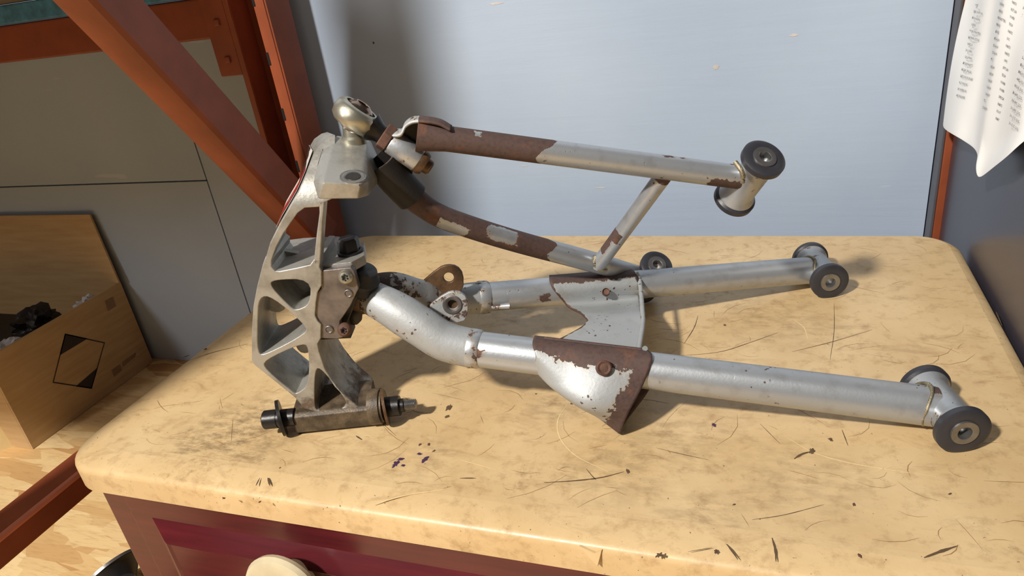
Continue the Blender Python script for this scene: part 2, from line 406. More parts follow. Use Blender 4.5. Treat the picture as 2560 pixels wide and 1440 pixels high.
for f in bm.faces:
    if len(f.verts) > 4:
        f.smooth = False
        for e in f.edges: e.smooth = False
bm.to_mesh(lt.data); bm.free(); tag(lt, 'scuffed tan laminate top with rounded corners')
# the flat of the top as a fine sheet carrying the grime map, set level with the rim
bm = bmesh.new(); lay = bm.verts.layers.float.new('peel'); NX, NY = 170, 110
gx0, gx1, gy0, gy1 = X0+0.045, X1-0.03, Y0+0.032, Y1-0.03
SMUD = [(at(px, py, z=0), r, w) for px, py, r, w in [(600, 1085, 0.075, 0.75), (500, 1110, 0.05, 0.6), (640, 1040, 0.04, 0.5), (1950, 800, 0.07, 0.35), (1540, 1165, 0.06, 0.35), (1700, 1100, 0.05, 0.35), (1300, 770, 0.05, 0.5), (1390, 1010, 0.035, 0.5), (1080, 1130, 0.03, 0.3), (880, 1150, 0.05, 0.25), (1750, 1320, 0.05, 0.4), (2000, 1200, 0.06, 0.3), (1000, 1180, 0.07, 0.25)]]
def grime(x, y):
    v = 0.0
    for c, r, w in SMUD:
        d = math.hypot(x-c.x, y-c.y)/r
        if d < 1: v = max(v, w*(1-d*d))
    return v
gridv = [[None]*(NX+1) for _ in range(NY+1)]
for j in range(NY+1):
    for i in range(NX+1):
        x = gx0+(gx1-gx0)*i/NX; y = gy0+(gy1-gy0)*j/NY
        v = bm.verts.new((x, y, 0.00012)); v[lay] = grime(x, y); gridv[j][i] = v
for j in range(NY):
    for i in range(NX): bm.faces.new((gridv[j][i], gridv[j][i+1], gridv[j+1][i+1], gridv[j+1][i]))
o = from_bm('worn_surface', bm, 'laminate', lt)
# scratches, ink and grease marks on the top
def ribbon(name, pts, w, mat, parent):
    P = catmull([at(x, y, z=0) for x, y in pts], 8); bm = bmesh.new(); L = []; n = len(P)
    for i, p in enumerate(P):
        T = (P[min(n-1, i+1)]-P[max(0, i-1)]).normalized(); S = Vector((-T.y, T.x, 0))
        ww = w*(0.25+0.75*math.sin(PI*min(1, max(0, (i+0.6)/n))))*(0.8+0.4*noise.noise(p*300))
        L.append([bm.verts.new(p+S*ww/2+Vector((0, 0, 0.0003))), bm.verts.new(p-S*ww/2+Vector((0, 0, 0.0003)))])
    for A, B in zip(L, L[1:]): bm.faces.new((A[0], A[1], B[1], B[0]))
    return from_bm(name, bm, mat, parent)
def spot(name, px, py, r, mat, parent, sq=0.6, seed=0, h=0.0005):
    c = at(px, py, z=0); bm = bmesh.new(); rng = random.Random(seed+int(px*7+py)); a0 = rng.uniform(0, 6)
    rim = []
    for k in range(18):
        a = 2*PI*k/18; rr = r*rng.uniform(0.55, 1.2)
        q = Vector((math.cos(a)*rr, math.sin(a)*rr*sq, 0)); q.rotate(Matrix.Rotation(a0, 3, 'Z')); rim.append(bm.verts.new(c+q+Vector((0, 0, 0.00025))))
    t = bm.verts.new(c+Vector((0, 0, 0.00025+h)))
    for k in range(18): bm.faces.new((rim[k], rim[(k+1) % 18], t))
    return from_bm(name, bm, mat, parent, 80)
for pts, w in [([(1420, 1010), (1395, 1050), (1400, 1095), (1440, 1140), (1520, 1180)], 0.0012), ([(1960, 1090), (2030, 1130), (2110, 1155), (2220, 1175), (2340, 1192)], 0.0011), ([(930, 1262), (1020, 1238), (1110, 1225)], 0.0014), ([(1985, 800), (2010, 820), (2020, 850)], 0.0012), ([(2190, 1180), (2230, 1165)], 0.0007), ([(1150, 1150), (1240, 1175)], 0.0007)]:
    ribbon('scratch', pts, w, 'mark_light', lt)
for pts, w in [([(1360, 1207), (1430, 1203), (1500, 1195), (1560, 1180)], 0.0017), ([(1465, 1172), (1480, 1190), (1490, 1200)], 0.0009), ([(1985, 1148), (2005, 1136), (2025, 1130)], 0.0024), ([(1700, 890), (1800, 880), (1880, 855), (1945, 832)], 0.0010), ([(1980, 880), (2080, 855), (2180, 825)], 0.0009), ([(1710, 860), (1735, 820), (1745, 790)], 0.0010), ([(1150, 1196), (1190, 1196)], 0.0016), ([(1640, 1120), (1700, 1135), (1770, 1150)], 0.0008), ([(1880, 1300), (1960, 1288), (2060, 1262)], 0.0008), ([(440, 915), (520, 885), (620, 860)], 0.0012), ([(455, 895), (475, 888)], 0.003), ([(2100, 1000), (2180, 1010), (2240, 1030)], 0.0006), ([(2310, 1395), (2350, 1380), (2395, 1365)], 0.0024), ([(1815, 1360), (1830, 1378), (1845, 1400)], 0.0016), ([(1930, 1345), (1938, 1375), (1940, 1405)], 0.0018), ([(670, 1195), (675, 1215)], 0.0022), ([(640, 1215), (650, 1195)], 0.0013), ([(1900, 1060), (1950, 1110)], 0.0006), ([(2105, 1075), (2120, 1115)], 0.0009), ([(930, 1035), (990, 1090)], 0.0006), ([(2085, 760), (2085, 830), (2075, 900)], 0.0007), ([(890, 1090), (905, 1100)], 0.0022), ([(1150, 700), (1180, 695)], 0.0006), ([(2490, 780), (2505, 815)], 0.0012), ([(1720, 1380), (1780, 1370)], 0.0007)]:
    ribbon('scuff', pts, w, 'mark_dark', lt)
for px, py, r in [(990, 1160, 0.0048), (1003, 1148, 0.0034), (1062, 1150, 0.0046), (1048, 1135, 0.0028), (1008, 1164, 0.0024), (1785, 1063, 0.003)]: spot('ink_stain', px, py, r, 'ink_purple', lt, 0.55)
for px, py, r in [(2030, 1129, 0.0042), (1122, 1020, 0.0052), (1118, 1042, 0.0030), (2076, 1099, 0.0026), (1050, 1112, 0.0022), (1072, 1112, 0.0022), (1395, 700, 0.001), (1812, 813, 0.0022), (514, 873, 0.003), (1648, 1388, 0.0032), (1570, 1178, 0.003), (2150, 1390, 0.002), (1430, 1010, 0.002), (1395, 955, 0.0014), (2375, 1235, 0.0016), (1835, 1262, 0.0014), (2135, 1262, 0.002), (1790, 1380, 0.0022), (1340, 985, 0.0015), (560, 1246, 0.0022), (650, 1255, 0.0018), (1085, 1128, 0.002), (2360, 1110, 0.0012), (700, 1170, 0.001)]: spot('grease_spot', px, py, r, 'mark_dark' if r > 0.0023 else 'rusty_steel', lt, 0.6)
rng = random.Random(11); bm = bmesh.new()
for k in range(260):
    x = rng.uniform(X0+0.05, X1-0.03); y = Y0+0.03+(Y1-Y0-0.06)*rng.random()**1.3; a = rng.gauss(0.25, 0.75); L_ = rng.uniform(0.006, 0.05)*rng.random()**0.5+0.004; w = rng.uniform(0.00025, 0.0006)
    c = Vector((x, y, 0.00022)); T = Vector((math.cos(a), math.sin(a), 0)); S = Vector((-T.y, T.x, 0)); cv = rng.uniform(-0.2, 0.2)*L_
    P = [c+T*(L_*(t-0.5))+S*cv*(1-(2*t-1)**2) for t in (0, 0.33, 0.66, 1)]
    P = [p for p in P if X0+0.03 < p.x < X1-0.02 and Y0+0.03 < p.y < Y1-0.02]
    if len(P) < 4: continue
    R_ = [[bm.verts.new(p+S*w*q*(0.3 if i in (0, 3) else 1)) for q in (-0.5, 0.5)] for i, p in enumerate(P)]
    for A, B in zip(R_, R_[1:]): bm.faces.new((A[0], A[1], B[1], B[0]))
q = from_bm('fine_scuffs', bm, 'mark_mid', lt); q['kind'] = 'stuff'
# chipped edge banding
p = at(1480, 1380, y=Y0-0.0005); bm = bmesh.new()
a = [(-0.009, 0, 0.004), (0.007, 0, 0.003), (0.004, -0.004, -0.009), (0.002, -0.001, 0.0)]
V_ = [bm.verts.new(p+Vector(q)) for q in a]+[bm.verts.new(p+Vector(q)+Vector((0.0005, 0.0012, 0))) for q in a]
for f in ((0, 3, 2), (3, 1, 2), (4, 6, 7), (7, 6, 5), (0, 2, 6, 4), (2, 1, 5, 6), (1, 3, 7, 5), (3, 0, 4, 7)): bm.faces.new([V_[i] for i in f])
tag(from_bm('lifted_chip', bm, 'laminate', lt), 'lifted chip of laminate on the front edge')
# body, drawer, knob
BX0, BX1, BY0 = -0.617, 0.198, 0.372
bd = chest_part(box('body', BX0, BX1, BY0, Y1-0.015, FLOOR+0.0, -0.030, 'maroon_wood', chest, 0.0025))
DX0, DX1, DZ0, DZ1 = BX0+0.035, BX1-0.03, -0.30, -0.042
bm = bmesh.new()
R_ = []
for ins, y in ((0, BY0+0.002), (0, BY0-0.004), (0.003, BY0-0.0055), (0.028, BY0-0.0055), (0.045, BY0-0.0155), (0.0475, BY0-0.0165), (0.05, BY0-0.0150)):
    R_.append([bm.verts.new(q) for q in ((DX0+ins*1.0, y, DZ0+ins), (DX1-ins, y, DZ0+ins), (DX1-ins, y, DZ1-ins), (DX0+ins, y, DZ1-ins))])
for A, B in zip(R_, R_[1:]):
    for k in range(4): bm.faces.new((A[k], A[(k+1) % 4], B[(k+1) % 4], B[k]))
bm.faces.new(R_[-1]); bm.faces.new(R_[0][::-1])
dr = chest_part(from_bm('drawer_front', bm, 'maroon_wood', chest, 25))
kp = at(706, 1442, y=BY0-0.033)
kb = lathe('drawer_pull', kp+Vector((0, 0.018, -0.018)), (0, -1, 0.12), [(0, 0.0), (0, 0.018), (0.008, 0.015), (0.012, 0.019), (0.016, 0.034), (0.019, 0.038), (0.023, 0.039), (0.027, 0.037), (0.029, 0.032), (0.0275, 0.023), (0.027, 0.0)], 'cream_ceramic', chest)
chest_part(kb); tag(kb, 'round cream drawer pull'); kb.scale = (1, 1, 1)

# ------------------------------------------------------------------ dark metal cabinet at the right, paper on its side
PX = 0.2205
mc = empty('metal_cabinet', (0.47, 0.73, FLOOR)); tag(mc, 'dark glossy metal cabinet standing right of the dresser', 'cabinet')
q = box('side_panel', PX, PX+0.5, 0.46, 1.006, FLOOR, 1.2, 'dark_panel', mc, 0.004); q.location = -Vector(mc.location)
q = box('base_rail', PX-0.0045, PX+0.004, 0.46, 1.006, FLOOR, FLOOR+0.28, 'dark_grey', mc, 0.002); q.location = -Vector(mc.location)
rp = empty('rack_post', (0.212, 1.02, FLOOR)); tag(rp, 'narrow orange post in the corner behind the dark cabinet', 'post')
RO = -Vector(rp.location)
xa = at(2324, 582, y=1.012).x; xb = at(2331, 582, y=1.012).x; xc = at(2345, 582, y=1.0).x
q = box('side_web', xa, xb, 1.012, 1.043, FLOOR, 1.4, 'dark_grey', rp, 0.001); q.location = RO  # dark grey strip left of the orange lip
q = box('front_lip', xb, PX+0.012, 1.012, 1.043, FLOOR, 1.4, 'orange_paint', rp, 0.002); q.location = RO

PAPX = PX-0.006
def ripple(y, z):
    return PAPX - 0.010 - 0.0045*math.sin(y*62+z*9) - 0.003*math.sin(y*23-z*14) - 0.02*max(0, 0.14-z)
def paper_pt(px, py, off=0.0):
    x = PAPX-0.008
    for _ in range(6):
        p = at(px, py, x=x); x = 0.4*x+0.6*(ripple(p.y, p.z)-off)
    return at(px, py, x=x)
sheet = empty('paper_sheet', at(2480, 200, x=PAPX)); tag(sheet, 'crumpled white paper list hanging on the dark cabinet', 'paper')
SO = -Vector(sheet.location)
BOT = [(2355, 320), (2378, 335), (2400, 347), (2420, 360), (2437, 372), (2446, 390), (2449, 412), (2453, 450), (2473, 437), (2500, 415), (2530, 393), (2560, 363), (2610, 325), (2660, 290)]
bm = bmesh.new(); cols = []; NV = 26
for i, (bx_, by_) in enumerate(BOT):
    tx = 2424+(bx_-2355)*0.93; ty = -46+(bx_-2355)*0.1
    col = []
    for j in range(NV+1):
        v = j/NV; px = tx+(bx_-tx)*v; py = ty+(by_-ty)*v
        if i == 0: px += 9*math.sin(PI*v)*-1
        p = paper_pt(px, py)
        if bx_ > 2446 and v > 0.86: p.x -= 0.004*(v-0.86)/0.14
        col.append(bm.verts.new(p))
    cols.append(col)
for A, B in zip(cols, cols[1:]):
    for j in range(NV): bm.faces.new((A[j], A[j+1], B[j+1], B[j]))
me = bpy.data.meshes.new('page'); bm.to_mesh(me); bm.free()
pg = link('page', me, 'paper', sheet); pg.location = SO
sol = pg.modifiers.new('thick', 'SOLIDIFY'); sol.thickness = 0.0003; sol.offset = -1
sub = pg.modifiers.new('sub', 'SUBSURF'); sub.levels = 1; sub.render_levels = 2
# printed columns
NAMES = ['DON PYE', 'TERRY RUSHTON', 'PRESTON KENS', 'JOSH KENS', 'GARY VERSTRATEN', 'DENNIS MARCIZON', 'MIKE WELLS', 'MARK ROGERS', 'KYLE GILLMAN', 'ROBERT BENNETT', 'MANINDER SINGH', 'CREIGHTON PICKLES', 'AARON CONNORS', 'KENNY CAMERON', 'GEORGE WALKER']
C2 = ['BLUE WE', 'BLUE WE', 'BLUE WRITTEN', 'BLUE WE', 'BLUE WE', 'BLUE SHOP', 'BLUE SHOP', 'BLUE SHOP', 'PARTS', 'TIRE SHOP', 'TIRE SHOP', 'BLUE SHOP', 'BLUE SHOP', 'BLUE SHOP', 'PARTS', 'BLUE SHOP']
C3 = ['PARTS', 'KIT LN', 'POWER', 'TECH', 'PARTS', 'SVC', 'PARTS', 'PARTS', 'OFFC', 'SPT LN', 'TECH', 'POWER', 'POWER', 'SPECIAL', 'PARTS', 'FOOT CLRK', 'PARTS']
C4 = ['30-445', '24-202-115', '30-445-202', '30-445-885', '30-445-505', '30-445-535', '24-015-020', '30-445-025', '30-445-033', '30-442-020', '30-505-505', '30-442-225', '30-445-225', '30-442-202', '30-115-505', '30-515-202']
def col_pts(x, y, dx, dy, n): return [(x+dx*i, y+dy*i) for i in range(n)]
def print_text(s, px, py, w, slope, h, parent_bm):
    cu = bpy.data.curves.new('t', 'FONT'); cu.body = s; cu.size = 1.0; cu.resolution_u = 1
    ob = bpy.data.objects.new('t', cu); COL.objects.link(ob)
    me = bpy.data.meshes.new_from_object(ob.evaluated_get(bpy.context.evaluated_depsgraph_get()))
    bpy.data.objects.remove(ob); bpy.data.curves.remove(cu)
    if not len(me.vertices): return
    mx = max(v.co.x for v in me.vertices)
    for v in me.vertices:
        u = v.co.x/mx; t = v.co.y/0.72
        v.co = paper_pt(px+w*u+t*h*0.22, py+slope*w*u-t*h, 0.0009)
    parent_bm.from_mesh(me); bpy.data.meshes.remove(me)
for words, x, y, dx, dy, wch, slope, h in ((NAMES, 2427, 11.5, -3.4, 16.1, 2.45, 0.31, 5.6), (C2, 2494, 9, -3.05, 17.2, 2.05, 0.52, 6.4), (C3, 2529, 7, -2.55, 18.2, 2.25, 0.62, 6.6), (C4, 2556, 22, -2.3, 19.2, 2.3, 0.75, 7)):
    bm = bmesh.new()
    for i, s in enumerate(words): print_text(s, x+dx*i, y+dy*i, wch*len(s), slope, h, bm)
    q = from_bm('printed_column', bm, 'ink_black', sheet); q.location = SO

# ------------------------------------------------------------------ orange rack at the left
rack = empty('pallet_rack', (-0.74, 0.96, FLOOR)); tag(rack, 'orange steel pallet rack with diagonal brace at the left', 'rack')
KO = -Vector(rack.location)
def rk(o): o.location = KO; return o
XF = -0.702
up = None
bm = bmesh.new()   # upright: C-channel open towards -x with a raised centre on the front
box_bm(bm, XF-0.004, XF, 0.950, 1.008, FLOOR, 1.3, 0.001)
box_bm(bm, XF-0.022, XF-0.003, 0.948, 0.952, FLOOR, 1.3, 0.001)
box_bm(bm, XF-0.078, XF-0.074, 0.950, 1.008, FLOOR, 1.3, 0.001)
box_bm(bm, XF-0.076, XF-0.066, 0.948, 0.952, FLOOR, 1.3, 0.001)
box_bm(bm, XF-0.077, XF-0.001, 1.003, 1.007, FLOOR, 1.3, 0.001)
u1 = rk(wn(from_bm('upright', bm, 'orange_paint', rack)))
for k in range(5):
    z = 0.02+k*0.085
    q = box('slot', XF-0.0225, XF-0.0175, 0.9470, 0.9525, z-0.010, z+0.010, 'hole_black', u1, 0.0015)
q = rk(box('base_plate', XF-0.09, XF+0.01, 0.93, 1.02, FLOOR, FLOOR+0.006, 'orange_paint', rack, 0.001))
# channel members of the end frame
def channel(name, A, B, w, d, mat, parent, flip=1):
    """U-channel from A to B, w across in the frame plane, d in x"""
    A, B = Vector(A), Vector(B); T = (B-A).normalized(); X = Vector((1, 0, 0)); S = X.cross(T).normalized()
    bm = bmesh.new()
    prof = [(-d/2, -w/2), (d/2-0.005, -w/2), (d/2, -w/2+0.005), (d/2, w/2-0.005), (d/2-0.005, w/2), (-d/2, w/2), (-d/2, w/2-0.004), (d/2-0.006, w/2-0.004), (d/2-0.006, -w/2+0.004), (-d/2, -w/2+0.004)]
    L = [[bm.verts.new(P+X*x+S*s) for x, s in prof] for P in (A, B)]; n = len(prof)
    for k in range(n): bm.faces.new((L[0][k], L[0][(k+1) % n], L[1][(k+1) % n], L[1][k]))
    bm.faces.new(L[0]); bm.faces.new(L[1][::-1])
    return from_bm(name, bm, mat, parent, 30)
# diagonal: lower end at the post foot, rising towards the front
dA = at(800, 590, x=XF-0.005); dB = at(225, -30, x=XF-0.005); dB = dA+(dB-dA)*1.7
db = rk(channel('diagonal_brace', dA, dB, 0.058, 0.05, 'orange_paint', rack))
st = rk(box('horizontal_strut', -0.764, -0.722, 0.10, 0.955, -0.119, -0.0865, 'orange_paint', rack, 0.004))
q = rk(box('lit_edge', -0.7275, -0.7205, 0.10, 0.955, -0.0925, -0.0855, 'lit_orange', rack, 0.003))  # paler strip paints in the light caught along the strut's edge
# rear load beam, connector and the blue board on it
lb = rk(box('load_beam', -2.4, XF-0.078, 0.955, 1.0, 0.312, 0.372, 'orange_paint', rack, 0.004))
cp = rk(box('connector_plate', XF-0.118, XF-0.076, 0.948, 0.956, 0.255, 0.42, 'orange_paint', rack, 0.002))
for z in (0.275, 0.33): rk(box('rivet', XF-0.10, XF-0.09, 0.944, 0.95, z, z+0.01, 'orange_paint', rack, 0.002))
lb2 = rk(box('front_beam', -2.4, XF-0.08, 0.13, 0.175, 0.342, 0.404, 'orange_paint', rack, 0.004))
u2 = rk(box('front_upright', XF-0.098, XF, 0.05, 0.125, FLOOR, 1.3, 'orange_paint', rack, 0.006))
deck = rk(box('shelf_deck', -2.4, -0.775, 0.13, 0.998, 0.405, 0.42, 'grey_board', rack, 0.002))
bb = box('blue_beam', -2.4, XF-0.13, 0.945, 0.985, 0.3735, 0.4035, 'blue_paint', None, 0.003); tag(bb, 'chipped blue board lying along the orange rack beam', 'board')

# ------------------------------------------------------------------ open carton on the floor
BXR = -1.318; BXL = -1.80; BYF = 0.715; BYB = 1.03; BZ = FLOOR+0.0005; BH = FLOOR+0.205; TK = 0.005
carton = empty('cardboard_box', (-1.55, 0.87, FLOOR)); tag(carton, 'open cardboard box with black diamond mark under the rack', 'box')
KC = -Vector(carton.location)
def kc(o): o.location = KC; return o
kc(box('side', BXR-TK, BXR, BYF, BYB, BZ, BH, 'cardboard', carton, 0.001))
kc(box('side', BXL, BXL+TK, BYF, BYB, BZ, BH, 'cardboard', carton, 0.001))
kc(box('end', BXL+TK, BXR-TK, BYF, BYF+TK, BZ, BH, 'cardboard', carton, 0.001))
kc(box('end', BXL+TK, BXR-TK, BYB-TK, BYB, BZ, BH, 'cardboard', carton, 0.001))
kc(box('base', BXL+TK, BXR-TK, BYF+TK, BYB-TK, BZ, BZ+0.004, 'cardboard', carton))
def flap(pts, mat='cardboard'):
    bm = bmesh.new(); vs = [bm.verts.new(p) for p in pts]; f = bm.faces.new(vs); f.normal_update(); nrm = f.normal.copy()
    r = bmesh.ops.extrude_face_region(bm, geom=[f])
    for v in r['geom']:
        if isinstance(v, bmesh.types.BMVert): v.co += nrm*0.004
    return kc(from_bm('flap', bm, mat, carton))
ft = at(215, 535, y=1.035)
flap([(BXL, BYB-0.004, BH+0.001), (BXR+0.004, BYB-0.004, BH+0.001), (BXR-0.01, 1.034, ft.z), (BXL, 1.034, ft.z)])
# printed diamond: outline of bars plus two filled corners, on the right side
def print_poly(pts, name='printed_mark', mat='print_brown'):
    bm = bmesh.new(); vs = [bm.verts.new((BXR+0.0006, y, z)) for y, z in pts]; bm.faces.new(vs)
    return kc(from_bm(name, bm, mat, carton))
def yz(px, py): p = at(px, py, x=BXR); return (p.y, p.z)
D = [yz(162, 834), yz(262, 856), yz(229, 972), yz(131, 957)]
def lerp2(p, q, t): return (p[0]+(q[0]-p[0])*t, p[1]+(q[1]-p[1])*t)
print_poly([D[0], lerp2(D[0], D[1], 0.55), lerp2(D[0], D[3], 0.45)])
print_poly([D[2], lerp2(D[2], D[3], 0.42), lerp2(D[2], D[1], 0.46)])
cen = (sum(p[0] for p in D)/4, sum(p[1] for p in D)/4)
for i in range(4):
    p, q_ = D[i], D[(i+1) % 4]; print_poly([p, q_, lerp2(q_, cen, 0.045), lerp2(p, cen, 0.045)])
print_poly([yz(278, 925), yz(300, 910), yz(305, 925), yz(285, 942)], mat='print_faint'); print_poly([yz(305, 905), yz(340, 880), yz(338, 892), yz(306, 918)], mat='print_faint')
print_poly([yz(262, 752), yz(282, 742), yz(290, 765), yz(270, 778)], mat='print_faint')
# bagged parts in the box
def lump(name, c, s, mat, seed, lab, parent=None):
    bm = bmesh.new(); bmesh.ops.create_icosphere(bm, subdivisions=4, radius=1)
    for v in bm.verts:
        d = v.co.normalized(); k = 0.75+0.45*noise.noise(d*1.8+Vector((seed, 0, 0)))+0.28*abs(noise.noise(d*4+Vector((0, seed, 0))))
        v.co = Vector((d.x*s[0], d.y*s[1], d.z*s[2]))*k+Vector(c)
    return from_bm(name, bm, mat, parent, 25)
BAGZ = BZ+0.118
fill = box('packing_fill', BXL+0.01, BXR-0.01, BYF+0.01, BYB-0.01, BZ+0.005, BAGZ, 'bag_parts', None, 0.01); tag(fill, 'dark packing layer filling the bottom of the cardboard box', 'packing')
for x, y, s_, mt, nm, lab, cat in ((BXR-0.125, 0.905, (0.052, 0.050, 0.042), 'bag_parts', 'wrapped_part', 'dark wrapped part lying in the middle of the open cardboard box', 'part'),
                                  (BXR-0.060, 0.985, (0.034, 0.030, 0.036), 'clear_film', 'plastic_bag', 'shiny clear plastic bag near the back of the cardboard box', 'bag'),
                                  (BXR-0.075, 0.800, (0.045, 0.048, 0.036), 'clear_film', 'plastic_bag', 'shiny clear plastic bag near the front of the cardboard box', 'bag')):
    q = lump(nm, (x, y, BAGZ+s_[2]*0.8), s_, mt, 7.3*y, lab); tag(q, lab, cat)
    lo = min(v.co.z for v in q.data.vertices); q.location.z = BAGZ-lo+0.0005
# pale flap of another carton at the left edge
p = at(14, 1108, z=FLOOR)
pc = empty('carton_offcut', (p.x, p.y, FLOOR)); tag(pc, 'pale carton offcut standing at the left in front of the box', 'cardboard')
bm = bmesh.new()
A_ = [at(33, 1116, z=FLOOR), at(-60, 1150, z=FLOOR)]; T_ = at(0, 990, y=A_[0].y); hh = max(0.1, T_.z-FLOOR)
pts = [A_[0]-p, A_[1]-p, A_[1]-p+Vector((-0.01, 0, hh+0.05)), A_[0]-p+Vector((-0.012, 0, hh))]
pts = [Vector((q.x, q.y, q.z if i > 1 else 0)) for i, q in enumerate(pts)]
vs = [bm.verts.new(q) for q in pts]; f = bm.faces.new(vs); r = bmesh.ops.extrude_face_region(bm, geom=[f])
for v in r['geom']:
    if isinstance(v, bmesh.types.BMVert): v.co.y += 0.005
for v in bm.verts: v.co.z -= FLOOR*0
from_bm('sheet', bm, 'pale_card', pc)

# ------------------------------------------------------------------ small black part on the floor in front
p = at(300, 1455, z=FLOOR+0.03)
fp = empty('flanged_cup', (p.x, p.y, FLOOR)); tag(fp, 'black flanged metal cup on the floor beside the dresser', 'machine part')
ax = Vector((-0.75, 0.25, 0.62)).normalized()
lathe('bowl', (0, 0, 0.034), ax, [(-0.03, 0.0), (-0.03, 0.016), (-0.012, 0.018), (0.0, 0.028), (0.010, 0.034), (0.014, 0.040), (0.017, 0.040), (0.017, 0.037), (0.008, 0.030), (-0.004, 0.020), (-0.006, 0.0)], 'black_rubber', fp)
lathe('rim', (0, 0, 0.034), ax, [(0.0145, 0.0385), (0.0145, 0.0415), (0.0185, 0.0415), (0.0185, 0.0385), (0.0145, 0.0385)], 'steel_sleeve', fp)
lathe('knuckle', Vector((0, 0, 0.034))+Vector((0.030, -0.012, 0.008)), Vector((0.3, 0.2, 1)), [(-0.013, 0), (-0.013, 0.010), (-0.009, 0.013), (0.009, 0.013), (0.013, 0.010), (0.013, 0)], 'black_rubber', fp, 28)

# ================================================================== suspension parts on the bench frame
def part_root(name, label, cat, foot):
    w = O+U*foot.x+V*foot.y+Vector((0, 0, foot.z))
    r = empty(name, w, TH); tag(r, label, cat); r['foot'] = tuple(foot); return r
def local(o, foot): o.location = -Vector(foot); return o
def hexprof(R, h, ch=0.12): return [(0, 0), (0, R), (h*(1-ch), R), (h, R*0.88), (h, 0)]

# ---------------------------------------------------------------- steering spindle
fS = Vector((-0.01, 0.035, 0))
SP = part_root('steering_spindle', 'cast aluminium steering spindle standing on the tan top', 'machine part', fS)
def sp(o): return local(o, fS)
BF, BB, BW = 0.016, 0.070, 0.050
low = F2([(664, 640), (656, 662), (642, 717), (633, 765), (629, 823), (629, 900), (634, 911), (695, 960), (737, 994), (760, 1022), (800, 1032), (905, 1026), (890, 1012), (875, 1000), (840, 967), (812, 922), (798, 880), (794, 860), (802, 846), (803, 811), (794, 802), (788, 789), (790, 757), (794, 731), (804, 714), (804, 678), (799, 668), (800, 649), (784, 649), (775, 662), (740, 670), (699, 678), (688, 678), (679, 666), (679, 651)], BF)
pk2 = smooth_loop(F2([(680, 700), (776, 698), (775, 760), (742, 776), (728, 770), (676, 716)], BF), 2)
pk3 = smooth_loop(F2([(648, 742), (680, 742), (765, 815), (764, 834), (665, 886), (644, 886), (644, 800)], BF), 2)
pk4 = smooth_loop(F2([(660, 902), (752, 860), (772, 866), (772, 962), (742, 985), (733, 981), (662, 922)], BF), 2)
pk5 = smooth_loop(F2([(787, 922), (804, 922), (868, 1004), (862, 1022), (795, 1030), (786, 1015)], BF), 2)
bm = bmesh.new()
add_plate(bm, low, [pk2, pk3, pk4, pk5], BF, BB, 0.0009)
# web closing the pockets at mid depth, with its two openings
web = F2([(662, 664), (648, 717), (640, 765), (636, 823), (636, 895), (700, 955), (760, 1010), (800, 1024), (880, 1018), (832, 962), (806, 915), (792, 862), (796, 800), (790, 757), (796, 690)], BF)
h1 = smooth_loop(F2([(664, 742), (700, 748), (716, 772), (694, 782), (672, 776)], BW), 1)
h2 = smooth_loop(F2([(736, 858), (765, 856), (776, 876), (766, 884), (748, 880)], BW), 1)
add_plate(bm, web, [h1, h2], BW, BW+0.006, 0.0)
# upper left flange, flared outwards at the back
def lean(z): return max(0.0, min(0.050, (z-0.229)*1.35))
def unl(px, py):
    b = BF
    for _ in range(25): b = 0.5*b+0.5*(BF+lean(un(px, py, b=b).z))
    p = un(px, py, b=b); return (p.x, p.z)
upo = [unl(x, y) for x, y in [(664, 645), (675, 607), (696, 565), (720, 523), (745, 480), (767, 430), (785, 382), (800, 360), (822, 343), (838, 338), (838, 380), (835, 440), (830, 498), (812, 506), (797, 518), (762, 520), (744, 533), (728, 556), (709, 583), (691, 617), (677, 655)]]
def flare(a, b, z):
    k = max(0, min(1, (z-0.15)/0.06)); t = (b-BF)/(BB-BF); L = lean(z)
    return a-0.011*k*t, b+L*(1-t)+0.006*t*(L > 0.01), z
add_plate(bm, upo, [], BF, BB, 0.0009, flare)
# slim strut beside the open pocket
add_plate(bm, F2([(812, 498), (807, 556), (800, 662), (783, 662), (791, 586), (798, 533), (797, 505)], BF), [], BF, BF+0.012, 0.0012)
# clamp block carrying the rod end
def S3(px, py, b): return un(px, py, b=b)
cl = [S3(782, 452, 0.004), S3(808, 456, -0.008), S3(902, 461, -0.008), S3(921, 453, 0.004), S3(795, 498, -0.005), S3(895, 497, -0.005), S3(921, 490, 0.006), S3(917, 350, 0.066), S3(840, 339, 0.066), S3(800, 392, 0.036), S3(812, 358, 0.06)]
cb = [Vector((p.x, 0.080, p.z-0.004)) for p in (cl[7], cl[8], cl[4], cl[6], cl[10])]
hull(bm, cl+cb, 0.0012)
# lug that carries the vertical bolt
ZL = un(800, 664, b=0.024).z
lug = [un(x, y, z=ZL) for x, y in [(690, 668), (799, 664), (878, 655), (885, 648), (911, 637), (911, 606), (899, 600), (844, 590), (760, 594), (700, 602)]]
hull(bm, lug+[p-Vector((0, 0, 0.009)) for p in lug], 0.0010)
